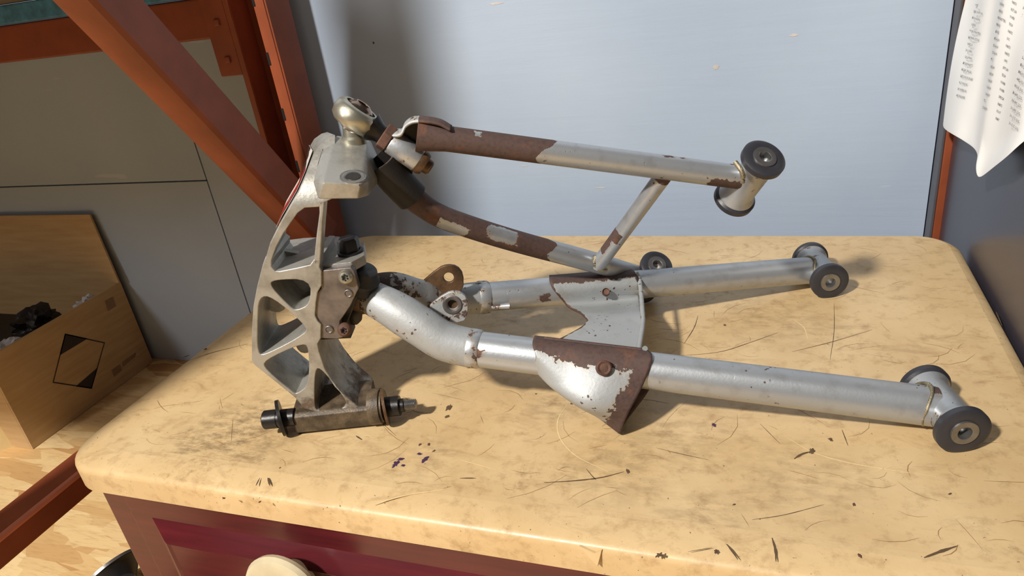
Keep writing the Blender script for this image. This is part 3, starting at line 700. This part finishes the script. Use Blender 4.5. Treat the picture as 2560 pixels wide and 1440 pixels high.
# bottom end: block for the lower pivot
ZA, BA = 0.0180, 0.0185
a0, a1 = -0.053, 0.031
n8 = [(0.0125, 0.004), (0.0125, 0.0205), (0.0165, 0.0235), (0.050, 0.030), (0.050, 0.004), (0.045, 0.0003), (0.0175, 0.0003)]
sx_ = wn(from_bm('casting', bm, 'cast_aluminium', SP, 32)); sp(sx_)
def spgrime_depth_tone(co):
    v = 0.0
    v = max(v, 0.75-abs(co.z-0.03)/0.022*0.5 if co.z < 0.06 else 0)
    if co.y > 0.024 and co.z < 0.15: v = max(v, 0.36)  # browner tone behind the front face, below the lug
    if 0.15 < co.z < 0.175 and co.y > 0.03: v = max(v, 0.3)
    return v
set_peel(sx_, spgrime_depth_tone)
bm = bmesh.new(); hull(bm, [Vector((a, b, z)) for a in (a0, a1-0.012) for b, z in n8], 0.0012)
q = sp(wn(from_bm('pivot_block', bm, 'greasy_alloy', SP))); tag(q, 'greasy brown pivot block')
lathe_pts = lambda *a: a
q = sp(lathe('end_collar', (a1-0.012, 0.023, 0.0167), (1, 0, 0), [(0, 0), (0, 0.0166), (0.010, 0.0166), (0.011, 0.0150), (0.0125, 0.0150), (0.0125, 0)], 'greasy_alloy', SP))
for aa, th_ in ((a1+0.001, 0.0025), (-0.0665, 0.003)):
    sp(lathe('washer', (aa, BA, ZA), (0.97, 0.2, 0) if aa > 0 else (0.95, 0.34, 0), [(0, 0), (0, 0.0171), (th_, 0.0171), (th_, 0)], 'brown_steel' if aa > 0 else 'black_steel', SP))
sp(lathe('pivot_bolt', (-0.081, BA, ZA), (1, 0, 0), [(0, 0), (0.0, 0.0078), (0.001, 0.0088), (0.0135, 0.0088), (0.0135, 0.0082), (0.030, 0.0082), (0.030, 0)], 'black_steel', SP))
bo = sp(lathe('bolt_sleeve', (a1+0.003, BA, ZA), (1, 0, 0), [(0, 0), (0, 0.0092), (0.013, 0.0092), (0.0135, 0.0062), (0.017, 0.0062), (0.017, 0)], 'black_steel', SP))
pr = []
for k in range(8): pr += [(0.0008*2*k, 0.0047), (0.0008*(2*k+1), 0.0038)]
sp(lathe('bolt_thread', (a1+0.0195, BA, ZA), (1, 0, 0), [(0, 0)]+pr+[(0.013, 0)], 'steel_sleeve', SP, 24))
# decals on the outer flange
def flange_pt(px, py, k):     # on the outer face, k = 0 front edge .. 1 back edge
    q_ = unl(px, py); a, b, z = flare(q_[0], BF+(BB-BF)*k, q_[1]); return Vector((a-0.0012, b, z))
EDGE = [(690, 577), (705, 548), (720, 523), (733, 501), (745, 480), (757, 454), (767, 430), (777, 402), (786, 378), (795, 365)]
for (i0, i1, k0, k1, mt) in ((0, 8, 0.10, 0.94, 'decal_white'), (0, 6, 0.18, 0.6, 'decal_red'), (1, 5, 0.35, 0.46, 'decal_white'), (4, 8, 0.5, 0.9, 'decal_black')):
    bm = bmesh.new(); L = []; off = {'decal_white': 0.0, 'decal_red': 0.0004, 'decal_black': 0.0005}[mt]+(0.0004 if k1 == 0.46 else 0)
    for i in range(i0, i1+1):
        L.append([bm.verts.new(flange_pt(*EDGE[i], k)-Vector((off, 0, 0))) for k in (k0, k1)])
    for A, B in zip(L, L[1:]): bm.faces.new((A[0], A[1], B[1], B[0]))
    sp(from_bm('decal', bm, mt, SP))
# threaded socket on the sloped clamp face
nf = (cl[2]-cl[1]).cross(cl[8]-cl[1]).normalized()
if nf.z < 0: nf = -nf
c0 = cl[1]; d = ray(883, 442); d = Vector((d.dot(U), d.dot(V), d.z)); hp = CA+d*((c0-CA).dot(nf)/d.dot(nf))
sp(lathe('socket_ring', hp, nf, [(-0.001, 0), (-0.001, 0.0100), (0.0006, 0.0100), (0.0008, 0.0090), (0.0006, 0.0064), (0.0002, 0.0058), (-0.001, 0.0)], 'steel_sleeve', SP, 36))
sp(lathe('socket_bore', hp, nf, [(0.0002, 0.0), (0.0006, 0.0056), (0.0000, 0.0060)], 'black_steel', SP, 30))
# vertical hex bolt on the lug
hb = un(873, 620, z=ZL+0.004)
vb = sp(lathe('hex_bolt', (hb.x, hb.y, ZL), (0.03, 0, 1), [(0, 0), (0, 0.0112), (0.0018, 0.0112), (0.0026, 0.0092)], 'black_rubber', SP, 40))
sp(lathe('bolt_head', (hb.x, hb.y, ZL+0.002), (0.03, 0, 1), [(0, 0), (0, 0.0096), (0.0095, 0.0096), (0.0115, 0.0080), (0.0115, 0.0)], 'black_rubber', SP, 6))
# clamp plate and black backing
pl = F2([(807, 672), (878, 664), (887, 671), (899, 716), (878, 760), (853, 797), (852, 808), (860, 838), (844, 842), (803, 840), (803, 809), (791, 795), (791, 733), (805, 716)], 0.022)
bm = bmesh.new(); add_plate(bm, pl, [], 0.018, 0.026, 0.0008); cpl = sp(wn(from_bm('clamp_plate', bm, 'bracket_plate', SP))); tag(cpl, 'grimy grey clamp plate')
bl = F2([(800, 668), (886, 660), (902, 690), (905, 716), (884, 770), (872, 800), (880, 838), (800, 842), (786, 795), (786, 733)], 0.034)
bm = bmesh.new(); add_plate(bm, bl, [], 0.028, 0.050, 0.001); sp(from_bm('rubber_backing', bm, 'black_rubber', SP))
bm = bmesh.new(); hull(bm, [un(x, y, b=b) for x, y in [(880, 768), (907, 776), (905, 800), (893, 812), (868, 812), (865, 790)] for b in (0.038, 0.058)], 0.0012); sp(from_bm('clamp_nut', bm, 'black_steel', SP))
for px, py, mt in ((864, 693, 'zinc'), (861, 825, 'rusty_steel')):
    c = un(px, py, b=0.016); nn = (Vector((0.12, -1, 0.28))).normalized()
    s_ = sp(lathe('torx_screw', c-nn*0.001, nn, [(-0.002, 0.0), (-0.002, 0.0062), (0.0005, 0.0062), (0.0026, 0.0054), (0.0040, 0.0036), (0.0040, 0.0024), (0.0022, 0.0022), (0.0022, 0)], mt, SP, 30))
    for k in range(6):
        n_, e1, e2 = frame_of(nn); aa = k*PI/3
        lathe('drive_lobe', c-nn*0.001+(e1*math.cos(aa)+e2*math.sin(aa))*0.0022, nn, [(0.0021, 0), (0.0041, 0.0009), (0.0042, 0)], 'hole_black', s_, 8)
for px, py in ((871, 733), (823, 823)):
    c = un(px, py, b=0.0175); sp(lathe('rivet', c, (0, -1, 0), [(-0.001, 0), (-0.001, 0.0036), (0.0006, 0.0036), (0.001, 0.0030), (0.0004, 0.0024), (0.0008, 0)], 'bracket_plate', SP, 24))

# ---------------------------------------------------------------- lower control arm
fL = Vector((0.30, 0.065, 0))
LA = part_root('lower_control_arm', 'silver lower control arm lying flat with peeling paint', 'machine part', fL)
def la(o): return local(o, fL)
J = Vector((0.036, 0.052, 0.118))
Fb, Rb = Vector((0.4865, -0.063, 0.0195)), Vector((0.491, 0.193, 0.0195))
Fk, Rk = un(1160, 868, z=0.071), un(1185, 745, z=0.071)
def bushing(parent, place, A, B, R=0.0195, rt=0.0145, mat='silver_paint'):
    ax = (B-A); L = ax.length; ax.normalize()
    sl = place(lathe('bushing_tube', A, ax, [(0.006, 0), (0.006, rt+0.003), (0.009, rt+0.0026), (0.013, rt), (L-0.013, rt), (L-0.009, rt+0.0026), (L-0.006, rt+0.003), (L-0.006, 0)], mat, parent, 44))
    set_peel(sl, lambda co: 0.30+0.35*noise.noise(co*40))
    for P, s in ((A, 1), (B, -1)):
        rb = place(lathe('rubber_bush', P, ax*s, [(0.0010, 0.0072), (0.0, 0.0105), (0.0, R-0.002), (0.0012, R), (0.0058, R), (0.0075, R-0.002), (0.0075, 0.006)], 'bushing_rubber', parent, 48))
        lathe('steel_sleeve', P, ax*s, [(0.012, 0.0052), (-0.0010, 0.0052), (-0.0014, 0.0060), (-0.0012, 0.0098), (0.0012, 0.0104)], 'steel_sleeve', rb, 40)
        lathe('bore', P, ax*s, [(0.0110, 0), (0.0110, 0.0053), (0.009, 0.0053)], 'hole_black', rb, 24)
dAx = Vector((0.03, 1, 0)).normalized()
bushing(LA, la, Fb-dAx*0.033, Fb+dAx*0.030)
bushing(LA, la, Rb-dAx*0.033, Rb+dAx*0.033)
TR = 0.0157
def weld_ring(parent, place, C_, D_, r, seed=0):
    D_ = D_.normalized(); n_, e1, e2 = frame_of(D_); P = []
    for k in range(33):
        a = 2*PI*k/32; w = 0.0012*noise.noise(Vector((math.cos(a)*2+seed, math.sin(a)*2, seed)))
        P.append(C_+(e1*math.cos(a)+e2*math.sin(a))*(r+0.0003)-D_*(0.0165+w-0.006*(e1*math.cos(a)+e2*math.sin(a)).z**2*4*0.25))
    q = place(tube('weld_bead', P, lambda s: 0.0014+0.0005*noise.noise(Vector((s*20, seed, 0))), 'weld', parent, 10, 0.0012, cap=(True, True)))
weld_ring(LA, la, Fb, Fb-Fk, TR, 1.5); weld_ring(LA, la, Rb, Rb-Rk, 0.0148, 4.5)
def pf(s, th):
    v = blob(s, th, 0.965, 1.05, -2.2, 0.6, 0.03, 0.6)*0.62
    v = max(v, blob(s, th, 0.285, 0.33, -4, 4, 0.02, 1)*0.3, blob(s, th, 0.03, 0.06, 1.0, 1.5, 0.02, 0.3)*0.9)
    return v
la(tube('front_tube', [Fk, Fb-Vector((0.005, 0, 0))], TR, 'silver_paint', LA, peel=pf))
def pr_(s, th):
    v = max(blob(s, th, 0.975, 1.1, -4, 4, 0.03, 1)*0.55, blob(s, th, 0.16, 0.2, 1.2, 1.8, 0.02, 0.3)*0.8)
    return v
la(tube('rear_tube', [Rk, Rb-Vector((0.005, 0, 0))], 0.0148, 'silver_paint', LA, peel=pr_))
# forged outer ends of both legs
def forged_peel(s, th):
    v = 1.05-s*2.6 if s < 0.4 else 0.0
    return max(0.0, v, 0.345 if th > 1.5 else 0.12)
dF = (Fb-Fk).normalized(); dR = (Rb-Rk).normalized()
pF = catmull([J+Vector((-0.020, -0.004, 0.012)), J+Vector((-0.004, -0.004, 0.001)), un(975, 768, b=0.036), un(1050, 815, b=0.026), un(1110, 852, b=0.021), Fk+dF*0.006, Fk+dF*0.012], 10)
pR = catmull([J+Vector((-0.002, 0.006, 0.004)), un(985, 716, b=0.068), un(1045, 738, b=0.086), un(1105, 752, b=0.101), Rk+dR*0.006, Rk+dR*0.012], 10)
la(tube('forged_leg', pF, lambda s: 0.0135+0.0045*min(1, s*2.2)-0.0008*s, 'silver_paint_pitted', LA, peel=forged_peel))
la(tube('forged_leg', pR, lambda s: 0.0115+0.0045*min(1, s*2.2), 'silver_paint_pitted', LA, peel=lambda s, th: max(forged_peel(s, th)*0.8, 0.40 if s < 0.7 else 0.28)))
for K, D_, R_ in ((Fk, dF, 0.0172), (Rk, dR, 0.0163)):
    q = la(lathe('weld_collar', K+D_*0.004, D_, [(0, R_-0.003), (0, R_), (0.002, R_+0.0006), (0.010, R_+0.0002), (0.012, R_-0.0012), (0.012, R_-0.004)], 'silver_paint', LA, 40)); set_peel(q, lambda co: 0.42)
# crimp ridges beyond the collars
for a_, b_, zz in (((1205, 892), (1240, 897), 0.066), ((1230, 768), (1275, 765), 0.066)):
    A_ = un(*a_, z=zz); B_ = un(*b_, z=zz); q = la(tube('weld_bead', [A_+Vector((0, 0.002, -0.001)), B_+Vector((0, 0.002, -0.001))], lambda s: 0.0020+0.0012*s, 'silver_paint', LA, 16, 0.001)); set_peel(q, lambda co: 0.44)
# ball joint end
hub = la(lathe('joint_hub', J+Vector((-0.008, 0, 0.003)), Vector((1, 0.05, -0.45)), [(-0.016, 0), (-0.016, 0.014), (-0.010, 0.0185), (0.006, 0.0195), (0.012, 0.017), (0.016, 0.0)], 'brown_steel', LA, 40)); tag(hub, 'greasy brown ball joint hub')
bt = la(lathe('rubber_boot', un(907, 697, b=0.040), Vector((0.5, -0.2, 0.9)), [(-0.014, 0), (-0.014, 0.012), (-0.009, 0.0155), (-0.004, 0.0135), (0.001, 0.0150), (0.006, 0.012), (0.011, 0.010), (0.013, 0.0)], 'black_rubber', LA, 40))
# shock mount ears
def ear(pts, hole, hr, b0, b1, mat, tilt):
    out = F2(pts, b0); hx = un(*hole, b=b0); hl = [(hx.x+math.cos(2*PI*k/24)*hr, hx.z+math.sin(2*PI*k/24)*hr) for k in range(24)]
    zb = min(z for a, z in out)
    bm = bmesh.new(); add_plate(bm, smooth_loop(out, 1), [hl[::-1]], b0, b1, 0.0006, lambda a, b, z: (a, b+(z-zb)*tilt, z))
    return la(from_bm('shock_ear', bm, mat, LA)), Vector((hx.x, (b0+b1)/2+(hx.z-zb)*tilt, hx.z))
e1, c1 = ear([(1040, 720), (1094, 676), (1116, 668), (1142, 671), (1158, 690), (1158, 728), (1120, 752), (1075, 748)], (1121, 698), 0.0049, 0.088, 0.0915, 'brown_steel', 0.15)
e2, c2 = ear([(1062, 776), (1113, 738), (1142, 733), (1168, 748), (1170, 785), (1158, 808), (1095, 804)], (1131, 766), 0.0046, 0.046, 0.0495, 'silver_paint_pitted', 0.15)
set_peel(e2, lambda co: 0.40)
la(lathe('ear_ring', c2-Vector((0, 0.0015, 0)), Vector((0, -1, 0.15)), [(0, 0.0047), (0.0008, 0.0049), (0.0014, 0.0062), (0.0014, 0.0080), (0.0004, 0.0092), (-0.001, 0.0092)], 'bracket_plate', LA, 36))
la(lathe('ear_plug', c2+Vector((0, 0.003, 0)), Vector((0, -1, 0.15)), [(-0.002, 0), (-0.002, 0.0050), (0.001, 0.0050), (0.001, 0)], 'brown_steel', LA, 24))
bm = bmesh.new(); hull(bm, [c1+Vector((-0.022, -0.002, -0.014)), c1+Vector((0.010, -0.002, -0.012)), c1+Vector((-0.022, -0.030, -0.020)), c1+Vector((0.010, -0.034, -0.018)), c1+Vector((-0.022, -0.002, -0.018)), c1+Vector((0.010, -0.034, -0.023)), c1+Vector((-0.022, -0.030, -0.024)), c1+Vector((0.010, -0.002, -0.016))], 0.001)
la(from_bm('ear_bridge', bm, 'brown_steel', LA))
# sheet metal gusset: one lofted skin per piece
def skin(name, rows, nu, nv, peel, mat, thick=0.0018):
    R2 = [catmull(r, nu) for r in rows]; m_ = len(R2[0]); Cc = [catmull([r[i] for r in R2], nv) for i in range(m_)]
    k_ = len(Cc[0]); bm = bmesh.new(); lay = bm.verts.layers.float.new('peel')
    G_ = []
    for i in range(m_):
        L = []
        for j in range(k_):
            v = bm.verts.new(Cc[i][j]); v[lay] = peel(i/(m_-1), j/(k_-1)); L.append(v)
        G_.append(L)
    for i in range(m_-1):
        for j in range(k_-1): bm.faces.new((G_[i][j], G_[i][j+1], G_[i+1][j+1], G_[i+1][j]))
    o = from_bm(name, bm, mat, LA, 60); sd = o.modifiers.new('thick', 'SOLIDIFY'); sd.thickness = thick; sd.offset = 0
    return la(o)
def ft(a):  # front tube axis at a
    t = (a-Fk.x)/(Fb.x-Fk.x); return Fk.lerp(Fb, t)
def rt_(a):
    t = (a-Rk.x)/(Rb.x-Rk.x); return Rk.lerp(Rb, t)
def around(P, r, deg):   # deg 0 top, 90 towards viewer
    return P+Vector((0, -math.sin(math.radians(deg))*r, math.cos(math.radians(deg))*r))
g0 = [around(ft(a), TR+0.0014, -35) for a in (0.178, 0.206, 0.236, 0.270)]
g1 = [around(ft(a), TR+0.0016, 25) for a in (0.176, 0.206, 0.238, 0.2725)]
g2 = [un(1340, 893, b=ft(0.17).y-0.0172), un(1408, 938, b=-0.022), un(1500, 960, b=-0.034), un(1606, 965, b=-0.034)]
g3 = [un(1337, 913, b=ft(0.17).y-0.014), un(1386, 964, b=-0.022), un(1466, 1018, b=-0.040), un(1572, 1030, b=-0.043)]
g4 = [un(1342, 928, b=ft(0.17).y-0.009), un(1388, 972, b=-0.017), un(1470, 1024, z=0.0110), un(1551, 1082, z=0.0048)]
g5 = [p+Vector((0.002, 0.011, 0.001)) for p in g4]; g5[3] = g5[3]+Vector((0.003, -0.001, 0.001))
g5b = [around(ft(a), TR+0.003, d) for a, d in ((0.182, 170), (0.21, 165))]+[un(1500, 1000, b=-0.018), un(1624, 972, b=-0.0195)]
g6 = [around(ft(a), TR+0.0016, -120) for a in (0.185, 0.21, 0.242, 0.2735)]
def pw(u, v):
    inside = min((u+0.02)/0.1, (0.86-u)/0.14, (v-0.215)/0.06, (0.57-v)/0.06, 1)
    diag = (1.0-(u*0.62+(v-0.1)*1.05))/0.12
    f = min(inside, diag); return max(0, min(1, 0.5-f*0.5))
wing = skin('gusset_wing', [g0, g1, g2, g3, g4, g5, g5b, g6], 14, 10, pw, 'silver_paint_pitted', 0.0022)
r0 = [around(rt_(a), 0.0166, -40) for a in (0.196, 0.235, 0.282)]
r1 = [around(rt_(a), 0.0166, 20) for a in (0.196, 0.235, 0.284)]
r2 = [around(rt_(a), 0.0168, 60) for a in (0.199, 0.238, 0.286)]
r2b = [un(1420, 766, b=rt_(0.2).y-0.0165), un(1505, 762, b=rt_(0.24).y-0.017), un(1600, 752, b=rt_(0.286).y-0.017)]
r3 = [un(1455, 786, b=0.080), un(1520, 785, b=0.076), un(1604, 785, b=0.074)]
r4 = [un(1462, 812, b=0.052), un(1530, 815, b=0.050), un(1604, 818, b=0.050)]
r5 = [around(ft(a), 0.0172, -75) for a in (0.19, 0.228, 0.264)]
r6 = [around(ft(a), 0.0176, -15) for a in (0.186, 0.226, 0.268)]
def ps(u, v):
    d = min((v-0.22)/0.07, (0.93-v)/0.08, (u-0.02)/0.05, (0.99-u)/0.03, 1); return max(0, min(1, 0.5-d*0.5))
sad = skin('gusset_saddle', [r0, r1, r2, r2b, r3, r4, r5, r6], 14, 9, ps, 'silver_paint_pitted', 0.002)
ed = [r1[2], r2[2], r3[2], r4[2], r5[2], r6[2]]
la(tube('folded_lip', catmull([p+Vector((0.001, 0, 0.001)) for p in ed], 8), 0.0022, 'silver_paint_pitted', LA, 14, 0.002, lambda s, th: 0.30))
hp_ = un(1510, 920, b=-0.0315)
q = la(lathe('plug_rivet', hp_+Vector((0, 0.0012, -0.0007)), Vector((0.05, -0.85, 0.5)), [(-0.003, 0), (-0.003, 0.0066), (0.0004, 0.0064), (0.0014, 0.0052), (0.0006, 0.0035), (0.0012, 0)], 'rusty_steel', LA, 28))
hp2 = un(1515, 730, b=rt_(0.235).y-0.0158)
q = la(lathe('drain_hole', hp2, Vector((0.0, -0.8, 0.6)), [(-0.003, 0), (-0.003, 0.0040), (0.0026, 0.0036), (0.0010, 0.0028), (0.0006, 0)], 'rusty_steel', LA, 24))

# ---------------------------------------------------------------- upper control arm
fU = Vector((0.30, 0.2, 0))
UA = part_root('upper_control_arm', 'rusty silver upper control arm propped behind on the spindle', 'machine part', fU)
def ua(o): return local(o, fU)
Fn, Ff = un(1912, 393, t=0.585), un(1832, 501, t=0.640)
Dx = (Ff-Fn).normalized()
bushing(UA, ua, Fn, Ff, 0.0185, 0.0135)
Rn = un(1643, 666, z=0.054); Rf = Rn+Dx*0.058
low_ = Rf.z-0.0175*math.sqrt(1-Dx.z**2)
Rn.z -= low_; Rf.z -= low_
bushing(UA, ua, Rn, Rf, 0.0175, 0.0125)
Fc, Rc = Fn.lerp(Ff, 0.47), Rn.lerp(Rf, 0.5)
TU = 0.0103
A0 = un(1042, 337, b=0.046)
def pu(s, th):
    e = 0.375+0.02*math.sin(th*2+1)-0.025*th/3
    v = max(0, min(1, 0.5+(e-s)/0.03))
    v = max(v, blob(s, th, 0.86, 1.1, 1.75, 4, 0.06, 0.5), blob(s, th, 0.93, 1.1, -2.4, 0.1, 0.03, 0.4), blob(s, th, 0.70, 0.80, -0.3, 0.6, 0.03, 0.4)*0.52)
    v = min(v, 1-0.8*blob(s, th, 0.158, 0.182, 0.25, 0.85, 0.012, 0.35))
    return v
ua(tube('front_tube', [A0, Fc-Dx.cross(Vector((0, 1, 0)))*0.0], lambda s: TU, 'silver_paint', UA, peel=pu, cap=(False, True), oval=lambda s: 1.0+0.28*max(0, 1-s/0.085)))
def pv(s, th):
    v = max(0, min(1, 0.5+(0.545+0.012*math.sin(3*th)-s)/0.03))
    v = min(v, 1-0.72*max(blob(s, th, 0.335, 0.44, 0.15, 1.7, 0.02, 0.25), blob(s, th, 0.20, 0.30, 1.25, 2.6, 0.02, 0.25)))
    return max(v, blob(s, th, 0.93, 1.1, -4, 4, 0.03, 1))
B_ = [un(952, 402, b=0.052), un(985, 445, b=0.056), un(1030, 492, b=0.062), un(1090, 535, b=0.070), un(1170, 566, b=0.080), un(1300, 606, b=0.098), un(1482, 655, b=0.128)]
pb = catmull(B_+[Rc+Vector((-0.006, 0, 0.002))], 10)
ua(tube('rear_tube', pb, lambda s: TU*(1.0+0.28*max(0, 1-s/0.17)), 'silver_paint', UA, peel=pv, cap=(False, True)))
# short dark sleeve over the rear tube mouth
ua(tube('mouth_sleeve', catmull(B_[:3], 8), 0.0142, 'sooty_steel', UA, cap=(False, False), wall=0.002))
# brace between the legs
def pxx(p):
    w = O+U*p.x+V*p.y+Vector((0, 0, p.z))-CAM; return 1280+FPX*w.dot(RT)/w.dot(FW)
lo_, hi_ = 0.0, 1.0
for _ in range(30):
    md = (lo_+hi_)/2
    if pxx(A0.lerp(Fc, md)) < 1668: lo_ = md
    else: hi_ = md
b0_ = A0.lerp(Fc, lo_)+Vector((0, 0.003, -0.004))
br = ua(tube('cross_brace', [b0_, un(1494, 664, b=0.122)], 0.0076, 'silver_paint', UA, 36, peel=lambda s, th: max(max(0, min(1, 0.5+(0.07-s)/0.03)), blob(s, th, 0.60, 0.69, -2, 1.6, 0.02, 0.4), blob(s, th, 0.68, 0.84, -2.2, 0.9, 0.02, 0.4))))
q = ua(tube('weld_bead', [un(1492, 640, b=0.118), un(1486, 655, b=0.117), un(1496, 672, b=0.117), un(1515, 676, b=0.12)], 0.003, 'weld', UA, 14, 0.002))
# rod end: eye, ball, shank, jam nut, boss, end nut
Ec = un(889, 291, b=0.052); Sd = (un(1050, 403, b=0.052)-un(905, 302, b=0.052)).normalized()
nx = un(905, 270, b=0.052)-Ec; nx = nx-Sd*nx.dot(Sd); nx = (nx.normalized()+Vector((0, 0.10, 0))).normalized(); nx = (nx-Sd*nx.dot(Sd)).normalized()
eye = ua(lathe('rod_end_eye', Ec, nx, [(0.0085, 0.0128), (0.0088, 0.0148), (0.006, 0.0178), (0.0, 0.0192), (-0.006, 0.0178), (-0.0088, 0.0148), (-0.0085, 0.0128), (0.0, 0.0138), (0.0085, 0.0128)], 'zinc', UA, 56, ang=60)); tag(eye, 'zinc plated rod end eye')
ua(lathe('ball', Ec, nx, [(-0.0122, 0.0), (-0.0122, 0.0056)]+[(math.sin(t)*0.0134, math.cos(t)*0.0134) for t in [k*0.13-1.14 for k in range(18)] if abs(math.sin(t)*0.0134) < 0.0122]+[(0.0122, 0.0060), (0.0118, 0.0050), (0.004, 0.0048), (0.004, 0)], 'ball_steel', UA, 48, ang=50))
sk = ua(lathe('rod_end_shank', Ec, Sd, [(0.014, 0.0), (0.014, 0.0125), (0.021, 0.0085), (0.024, 0.0078), (0.033, 0.0078), (0.060, 0.0075), (0.060, 0)], 'black_steel', UA, 36))
nc = un(966, 344, b=0.052); nc = Ec+Sd*((nc-Ec).dot(Sd)-0.004)
ua(lathe('jam_nut', nc, Sd, [(0, 0), (0, 0.0106), (0.0008, 0.0116), (0.0072, 0.0116), (0.008, 0.0106), (0.008, 0)], 'rusty_steel', UA, 6))
bs = nc+Sd*0.0085
q = ua(lathe('threaded_boss', bs, Sd, [(0, 0), (0, 0.0098), (0.001, 0.0104), (0.026, 0.0104), (0.027, 0.0098), (0.027, 0)], 'silver_paint', UA, 44)); set_peel(q, lambda co: 0.36)
ua(lathe('end_nut', bs+Sd*0.0272, Sd, [(0, 0), (0, 0.0100), (0.003, 0.0104), (0.0062, 0.0090), (0.0062, 0.0066), (0.0105, 0.0062), (0.0118, 0.0048), (0.0118, 0)], 'brown_steel', UA, 32))
# bent strap joining the boss to the mouth of the front tube
sp_pts = [bs+Sd*0.002+Vector((0.001, 0.004, 0.0095)), un(1003, 322, b=0.052), un(1014, 303, b=0.052), un(1033, 292, b=0.050), un(1062, 291, b=0.048), un(1100, 298, b=0.047), un(1128, 313, b=0.046)]
P_ = catmull(sp_pts, 8); bm = bmesh.new(); lay = bm.verts.layers.float.new('peel'); G_ = []
for i, p in enumerate(P_):
    w = 0.012-0.005*i/len(P_); L = []
    for k in range(7):
        v = bm.verts.new(p+Vector((0, (k/6-0.5)*2*w, -0.002*(k/3-1)**2))); v[lay] = 0.75 if i > 28 else 0.38; L.append(v)
    G_.append(L)
for A, B in zip(G_, G_[1:]):
    for k in range(6): bm.faces.new((A[k], A[k+1], B[k+1], B[k]))
q = ua(from_bm('bent_strap', bm, 'silver_paint_pitted', UA, 60)); sd = q.modifiers.new('t', 'SOLIDIFY'); sd.thickness = 0.002
# web plate behind the boss closing the dark gap
bm = bmesh.new(); add_plate(bm, F2([(985, 345), (1004, 318), (1040, 298), (1060, 300), (1060, 376), (1040, 380)], 0.055), [], 0.054, 0.0565, 0.0); ua(from_bm('web_plate', bm, 'black_steel', UA))
bm = bmesh.new(); add_plate(bm, F2([(930, 400), (960, 372), (1000, 380), (1035, 420), (1020, 470), (960, 440)], 0.058), [], 0.0575, 0.060, 0.0); ua(from_bm('web_plate', bm, 'black_steel', UA))
q = ua(lathe('stud_neck', un(884, 334, b=0.064), Vector((0.05, 0, 1)), [(-0.008, 0), (-0.008, 0.0110), (-0.003, 0.0110), (-0.001, 0.0090), (0.007, 0.0080), (0.007, 0)], 'zinc', UA, 36))
q = ua(tube('weld_bead', [un(1838, 405, t=0.575), un(1853, 425, t=0.572), un(1858, 440, t=0.573), un(1856, 456, t=0.577)], lambda s: 0.0020+0.0012*noise.noise(Vector((s*9, 3, 0))), 'weld', UA, 14, 0.002))
for P, t_ in ((un(2318, 985, z=0.032), 1), (un(2305, 1050, z=0.012), 1)): pass
bpy.context.view_layer.update()
